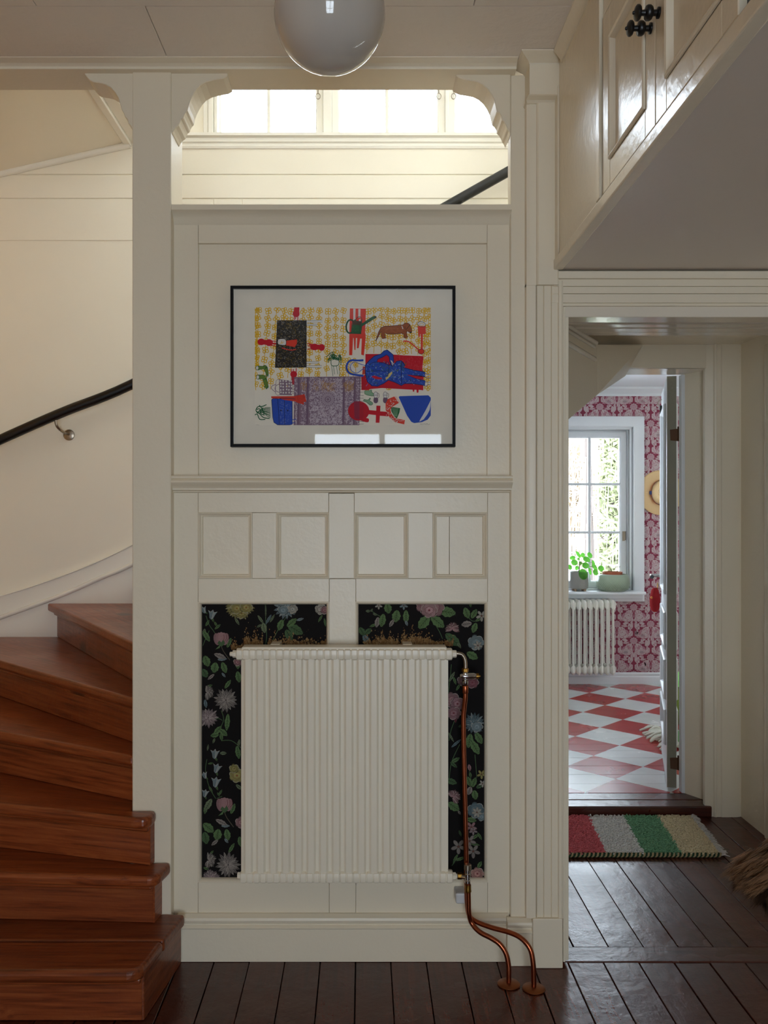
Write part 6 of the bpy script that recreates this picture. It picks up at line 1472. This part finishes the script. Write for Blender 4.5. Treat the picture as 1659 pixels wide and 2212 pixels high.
# ---------------------------------------------------------------- kitchen rug with thick fringe, green pouf behind the door
M_GRUG = plain('green_woven_rug', S(70,120,50), 0.9); M_CORD = plain('white_cotton_cord', S(222,220,206), 0.9)
kg = thing('fringed_rug', 'green woven rug with thick white cord fringe on the checkered kitchen floor', 'rug', (2.1, 5.2, 0.05))
mm = MB(); mm.prism([(1.80,4.95),(2.9,4.80),(2.95,5.36),(1.83,5.40)], 0.0505, 0.060, 'z'); mm.build('rug_field', M_GRUG, kg, bevel=0.004)
for k in range(34):
    t = (k+0.5)/34; b0 = Vector((1.81+0.03*t, 4.96+0.43*t, 0.058)); l = random.uniform(0.09,0.16); a = math.pi + rj(0.45) + (0.35 if t < 0.3 else -0.1)
    e = b0 + Vector((math.cos(a)*l, math.sin(a)*l*0.9, 0.006+random.random()*0.012-0.008)); md = (b0+e)/2 + Vector((rj(0.015), rj(0.02), 0.018+random.random()*0.02))
    mm = MB(); mm.tube(smooth_path([b0, md, e], 4), [0.0075]*8+[0.006], 7); mm.build('fringe_cord', M_CORD, kg, smooth=60)
pf = thing('green_pouf', 'green fabric pouf glimpsed through the gap behind the open kitchen door', 'pouf', (2.17, 5.62, 0.05))
M_G1 = plain('bright_green_velvet', S(112,176,72), 0.8); M_G2 = plain('olive_green_fabric', S(96,110,24), 0.9)
mm = MB(); mm.lathe([(0.17,0.0),(0.20,0.03),(0.205,0.14),(0.19,0.225),(0.17,0.235)], (2.17,5.62,0.05), (0,0,1), 32); mm.build('pouf_body', M_G2, pf, smooth=50)
mm = MB(); mm.lathe([(0.17,0.236),(0.205,0.25),(0.20,0.285),(0.15,0.315),(0.0,0.325)], (2.17,5.62,0.05), (0,0,1), 32); mm.build('cushion_top', M_G1, pf, smooth=50)

# ================================================================= HALL RUG
rug = thing('striped_rug', 'small shaggy rug with red, white, green and beige stripes before the kitchen step', 'rug', (1.1, 3.8, 0.0))
cols = [('red_wool', S(216,112,118)), ('white_wool', S(226,224,220)), ('green_wool', S(122,170,132)), ('beige_wool', S(224,210,176))]
y0r, y1r = 3.565, 4.020
def xe(b, t): return b[0] + (b[1]-b[0])*t     # b: x at the front edge, x at the back edge
edges = [(0.66,0.72), (0.985,1.027), (1.139,1.186), (1.292,1.34), (1.448,1.492)]
mm = MB(); mm.prism([(edges[0][0],y0r),(edges[-1][0],y0r),(edges[-1][1],y1r),(edges[0][1],y1r)], 0.0025, 0.007, 'z'); mm.build('backing', plain('rug_backing', S(90,84,70), 0.95), rug)
def wool(name, col):
    m, nt, bs = new_mat(name); g = N(nt, 'ShaderNodeNewGeometry'); n = N(nt, 'ShaderNodeTexNoise', Scale=90.0, Detail=2.0); nt.links.new(g.outputs['Position'], n.inputs['Vector'])
    nt.links.new(mixc(nt, n.outputs[0], dim(col,0.75), dim(col,1.15)), bs.inputs['Base Color']); bs.inputs['Roughness'].default_value = 0.95; bs.inputs['Specular IOR Level'].default_value = 0.1; return m
for i, (nm, col) in enumerate(cols):
    a, b = edges[i], edges[i+1]; mm = MB()
    ny = 70; nx = int((xe(b,0.5)-xe(a,0.5))/0.0060)
    for jy in range(ny):
        t = (jy+0.5)/ny; yy = y0r + (y1r-y0r)*t
        for jx in range(nx):
            u = (jx+0.5)/nx; x = xe(a,t)+(xe(b,t)-xe(a,t))*u + rj(0.003); y = yy + rj(0.003); h = random.uniform(0.013,0.020); w = random.uniform(0.0034,0.0050)
            lx2, ly2 = rj(0.006), rj(0.006)-0.002
            mm.add([(x-w,y-w,0.005),(x+w,y-w,0.005),(x+w,y+w,0.005),(x-w,y+w,0.005),(x-w*0.7+lx2,y-w*0.6+ly2,h),(x+w*0.7+lx2,y-w*0.6+ly2,h*0.97),(x+w*0.6+lx2,y+w*0.7+ly2,h),(x-w*0.6+lx2,y+w*0.6+ly2,h*0.95)],
                   [(0,1,5,4),(1,2,6,5),(2,3,7,6),(3,0,4,7),(4,5,6,7)])
    o = mm.build('pile_stripe', wool(nm, col), rug, label=nm.split('_')[0] + ' wool stripe', smooth=None); o['kind'] = 'stuff'
# overcast front edge: twisted two-colour cord
M_E1, M_E2 = plain('dark_green_yarn', S(30,58,34), 0.9), plain('beige_yarn', S(170,150,110), 0.9)
nst = 92
for col, ph in ((M_E1, 0), (M_E2, 1)):
    mm = MB()
    for k in range(ph, nst, 2):
        x = xe((edges[0][0], edges[-1][0]), 1)*0 + edges[0][0] + (edges[-1][0]-edges[0][0])*(k+0.5)/nst
        mm.tube([(x-0.006,y0r+0.004,0.004),(x-0.003,y0r-0.005,0.006),(x+0.001,y0r-0.007,0.011),(x+0.005,y0r+0.002,0.0165)], 0.0045, 6)
    o = mm.build('edge_stitching', col, rug, smooth=60); o['kind'] = 'stuff'
mm = MB()
M_FR = plain('white_rug_fringe', S(214,212,208), 0.95)
for k in range(190):
    t = random.random(); b0 = Vector((xe(edges[-1],t)-0.004, y0r+(y1r-y0r)*t, 0.008)); l = random.uniform(0.018,0.040); a = rj(0.7)
    mm.tube([b0, b0+Vector((math.cos(a)*l*0.5,math.sin(a)*l*0.5,0.008+rj(0.005))), b0+Vector((math.cos(a)*l,math.sin(a)*l,0.001+random.random()*0.004))], [0.0028,0.0026,0.0014], 5)
o = mm.build('fringe', M_FR, rug, smooth=60); o['kind'] = 'stuff'

# ================================================================= SHAGGY FUR AT THE RIGHT EDGE, over a stool outside the frame
st_ = thing('low_stool', 'dark wooden stool carrying the brown fur', 'stool', (1.33, 2.20, 0.0))
M_DARKW = plain('dark_stool_wood', S(52,34,24), 0.5)
mm = MB(); mm.lathe([(0.17,0),(0.18,0.006),(0.18,0.028),(0.17,0.034)], (1.33,2.20,0.50), (0,0,1), 32); mm.build('seat', M_DARKW, st_, smooth=40)
for k in range(4):
    a = R(45+90*k); mm = MB(); mm.tube([(1.33+0.15*math.cos(a),2.20+0.15*math.sin(a),0.001),(1.33+0.11*math.cos(a),2.20+0.11*math.sin(a),0.5)], [0.013,0.018], 10); mm.build('leg', M_DARKW, st_, smooth=40)
fur = thing('fur_throw', 'shaggy dark brown fur throw hanging into view over the dark plank floor', 'fur', (1.25, 2.2, 0.535))
YFU = 2.2
def fw(px, py, dy=0.0): return W(px, py, YFU+dy)
M_FUR, ntf, bsf = new_mat('brown_fur')
gi = N(ntf, 'ShaderNodeAttribute'); gi.attribute_name = 'tip'
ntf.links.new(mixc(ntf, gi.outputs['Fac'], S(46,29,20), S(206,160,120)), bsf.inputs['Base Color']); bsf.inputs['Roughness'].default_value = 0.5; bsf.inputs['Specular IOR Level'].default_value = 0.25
M_HIDE = plain('dark_hide', S(30,20,14), 1.0, Specular_IOR_Level=0.0)
# hide: a draped strip from the stool top down to the two tufts
def sheet(paths, name):
    mm = MB(); n = len(paths[0]); vs = [p for q in paths for p in q]; fs = []
    for i in range(len(paths)-1):
        for j in range(n-1): fs.append((i*n+j, i*n+j+1, (i+1)*n+j+1, (i+1)*n+j))
    mm.add(vs, fs); o = mm.build(name, M_HIDE, fur, smooth=70); so = o.modifiers.new('thick','SOLIDIFY'); so.thickness = 0.008; return o
drape = []
for dy in (-0.16, -0.08, 0.0, 0.08, 0.16):
    k = 1 - abs(dy)*1.2
    drape.append([Vector((1.46,2.2+dy,0.543)), Vector((1.30,2.2+dy,0.543)), Vector((1.17,2.2+dy,0.542)), fw(1724,1850)+Vector((0.02,dy*0.7,-0.005)), fw(1694,1868)+Vector((0.02,dy*0.6,-0.01)), fw(1672,1888)+Vector((0.01,dy*0.5,-0.012*k))])
sheet(drape, 'hide')
mm = MB(); tips = []
def hair(b, d, l, w, droop, light):
    b = Vector(b); d = Vector(d).normalized(); s_ = d.cross(Vector((0,1,0)))
    if s_.length < 0.1: s_ = d.cross(Vector((1,0,0)))
    s_.normalize(); u = d.cross(s_); ws_ = (w, w*0.8, w*0.1); vs = []
    for i, t in enumerate((0, 0.55, 1.0)):
        p = b + d*l*t + Vector((0,0,-droop*l*t*t))
        for k in range(3):
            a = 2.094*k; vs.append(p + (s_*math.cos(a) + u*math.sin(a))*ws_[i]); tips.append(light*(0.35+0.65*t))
    mm.add(vs, [(i*3+k, i*3+(k+1)%3, (i+1)*3+(k+1)%3, (i+1)*3+k) for i in range(2) for k in range(3)])
def lock(p, a, l, n, light, spread=0.010, fan=8, w=0.00065, droop=0.15):
    """one pointed lock: n hairs from about p, gathered towards the tip"""
    tip = Vector(p) + Vector((math.cos(R(a)), rj(0.15), math.sin(R(a))))*l
    for k in range(n):
        b = Vector(p) + Vector((rj(spread), rj(spread), rj(spread))); e = tip + Vector((rj(spread*0.9), rj(spread*0.9), rj(spread*0.9)))
        d = e-b; hair(b, d, d.length*random.uniform(0.75,1.08), w*random.uniform(0.7,1.2), droop, light*random.uniform(0.5,1.1))
def along(pts, n): return [pts[min(len(pts)-1, int(t*len(pts)))] for t in [(k+random.random())/n for k in range(n)]]
rg = smooth_path([fw(1735,1802), fw(1690,1824), fw(1668,1838), fw(1648,1858), fw(1633,1873), fw(1622,1886)], 8)
for q in along(rg, 90):                # upper ridge locks, coloured pale as if lit, combed down to the left
    p = q + Vector((rj(0.006), rj(0.07), -0.004-random.random()*0.010)); lock(p, 203+rj(10), random.uniform(0.030,0.062), 34, random.uniform(0.6,1.0), 0.008)
for q in along(rg, 80):                # under-locks below the ridge, shade put into their dark colour
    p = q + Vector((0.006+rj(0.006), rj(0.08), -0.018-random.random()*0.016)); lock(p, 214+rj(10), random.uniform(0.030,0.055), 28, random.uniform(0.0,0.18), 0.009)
for (px, py, a, l) in ((1622,1886,196,0.038),(1621,1889,201,0.040),(1621,1893,207,0.038),(1624,1895,213,0.035),(1628,1898,220,0.032),(1632,1899,225,0.030),(1623,1887,191,0.032)):
    for dy in (-0.03, 0.0, 0.03): lock(fw(px,py)+Vector((0,dy,0)), a, l, 34, random.uniform(0.25,0.55), 0.007)
low = smooth_path([fw(1710,1850), fw(1680,1866), fw(1664,1876), fw(1654,1888)], 8)
for q in along(low, 120):              # long dark locks hanging straight down
    p = q + Vector((random.random()*0.02, rj(0.09), rj(0.012))); lock(p, 266+rj(9), random.uniform(0.055,0.095), 34, random.uniform(0.0,0.16), 0.010, droop=0.0, w=0.0007)
for (px, py, l) in ((1640,1900,0.050),(1645,1910,0.058),(1650,1920,0.060),(1657,1928,0.060),(1664,1936,0.060),(1672,1944,0.060)):
    for dy in (-0.04, 0.0, 0.04): lock(fw(px,py)+Vector((0,dy,0)), 270+rj(8), l, 24, random.uniform(0.0,0.22), 0.008, droop=0.0, w=0.0007)
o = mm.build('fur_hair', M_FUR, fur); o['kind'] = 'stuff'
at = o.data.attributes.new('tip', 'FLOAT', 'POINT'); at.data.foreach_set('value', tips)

# ================================================================= OUTSIDE THE KITCHEN WINDOW: snow, shrubs, bare larches
M_SNOW = plain('snow', S(236,238,242), 0.9)
gd = MB(); nx, ny = 24, 20; vs = []; fs = []
for j in range(ny+1):
    for i in range(nx+1):
        x = -12+34*i/nx; y = 7.4+32*j/ny; vs.append((x, y, -0.35 + 0.05*math.sin(x*1.3)*math.cos(y*0.7) + max(0,(y-11))*0.07))
for j in range(ny):
    for i in range(nx): fs.append((j*(nx+1)+i, j*(nx+1)+i+1, (j+1)*(nx+1)+i+1, (j+1)*(nx+1)+i))
gd.add(vs, fs); g_ = gd.build('snow_ground', M_SNOW, None, smooth=80, kind='structure')
M_BARK = plain('larch_bark', S(84,74,68), 0.9); M_TWIG = plain('straw_twigs', S(184,166,142), 0.9); M_EVER = plain('thuja_green', S(154,158,120), 0.9); M_SHR = plain('bare_shrub_twigs', S(74,70,76), 0.9)
def gz(y): return -0.35 + max(0,(y-11))*0.07
def tree(name, label, x, y, h, mat, w, spread, nb):
    zb_ = gz(y); t = thing(name, label, 'tree', (x,y,zb_))
    mm = MB(); mm.tube([(x,y,zb_-0.1),(x+rj(0.05),y,zb_+h*0.5),(x+rj(0.1),y,zb_+h)], [0.09,0.06,0.02], 8); mm.build('trunk', M_BARK, t, smooth=60)
    mm = MB()
    for k in range(nb):
        f = 0.12+0.86*random.random(); z = zb_+h*f; a = random.uniform(0,6.28); l = (1.05-f*0.8)*random.uniform(0.3,1.0)*spread
        p = Vector((x,y,z)); d = Vector((math.cos(a), math.sin(a), 0.1)); q = p+d*l; e = q+d*l*0.15+Vector((0,0,-random.uniform(0.2,0.6)))
        mm.tube([p,q,e], [w*1.2,w,w*0.5], 3)
        if name == 'green_thuja':
            for h_ in range(5):
                s0 = p+(q-p)*random.random(); mm.tube([s0, s0+Vector((rj(0.12),rj(0.12),-0.03)), s0+Vector((rj(0.16),rj(0.16),-random.uniform(0.05,0.16)))], [0.02,0.026,0.006], 3)
    o = mm.build('branches', mat, t); o['kind'] = 'stuff'
tree('bare_larch', 'bare straw-coloured larch behind the evergreen, seen through the kitchen window', 3.85, 14.2, 4.0, M_TWIG, 0.010, 0.8, 420)
tree('green_thuja', 'loose yellow-green evergreen seen through the kitchen window panes', 3.42, 11.9, 3.3, M_EVER, 0.006, 0.60, 420)
tree('slender_birch', 'slender pale trunk standing in the snow by the window middle bar', 2.83, 11.0, 3.4, M_TWIG, 0.007, 0.22, 90)
mm = MB()
for k in range(1500):
    y = random.uniform(19,27); x = y*random.uniform(0.20,0.36); z = gz(y); h = random.uniform(2.0,4.2)
    mm.tube([(x,y,z-0.1),(x+rj(0.2),y,z+h*0.55),(x+rj(0.7),y,z+h)], [0.026,0.018,0.007], 3)
    for q in range(2):
        zz_ = z+h*random.uniform(0.3,0.9); mm.tube([(x,y,zz_),(x+rj(0.5),y,zz_+0.3),(x+rj(0.9),y,zz_+rj(0.5))], [0.014,0.012,0.006], 3)
tk = mm.build('bare_thicket', M_TWIG, None, kind='stuff'); tag(tk, 'dense thicket of bare straw-coloured saplings beyond the snow', 'thicket')
for i, (x, y, s_, lab) in enumerate(((2.45,9.6,0.42,'tangled bare shrub in the snow outside the panes behind the pilea'),(2.98,10.1,0.45,'tangled bare shrub in the snow outside the panes above the green bowl'))):
    t = thing('bare_shrub', lab, 'shrub', (x,y,-0.35), 'bare shrubs in the snow'); mm = MB()
    for k in range(190):
        a = random.uniform(0,6.28); l = random.uniform(0.3,1.0)*s_; d = Vector((math.cos(a)*0.5, math.sin(a)*0.5, random.uniform(0.4,1.3))); p = Vector((x+rj(0.08),y+rj(0.08),-0.38)); q = p+d*l*0.6; e = q+Vector((rj(0.2),rj(0.2),rj(0.15)+0.15))*s_
        mm.tube([p,q,e], [0.008,0.006,0.003], 3)
    o = mm.build('twigs', M_SHR, t); o['kind'] = 'stuff'
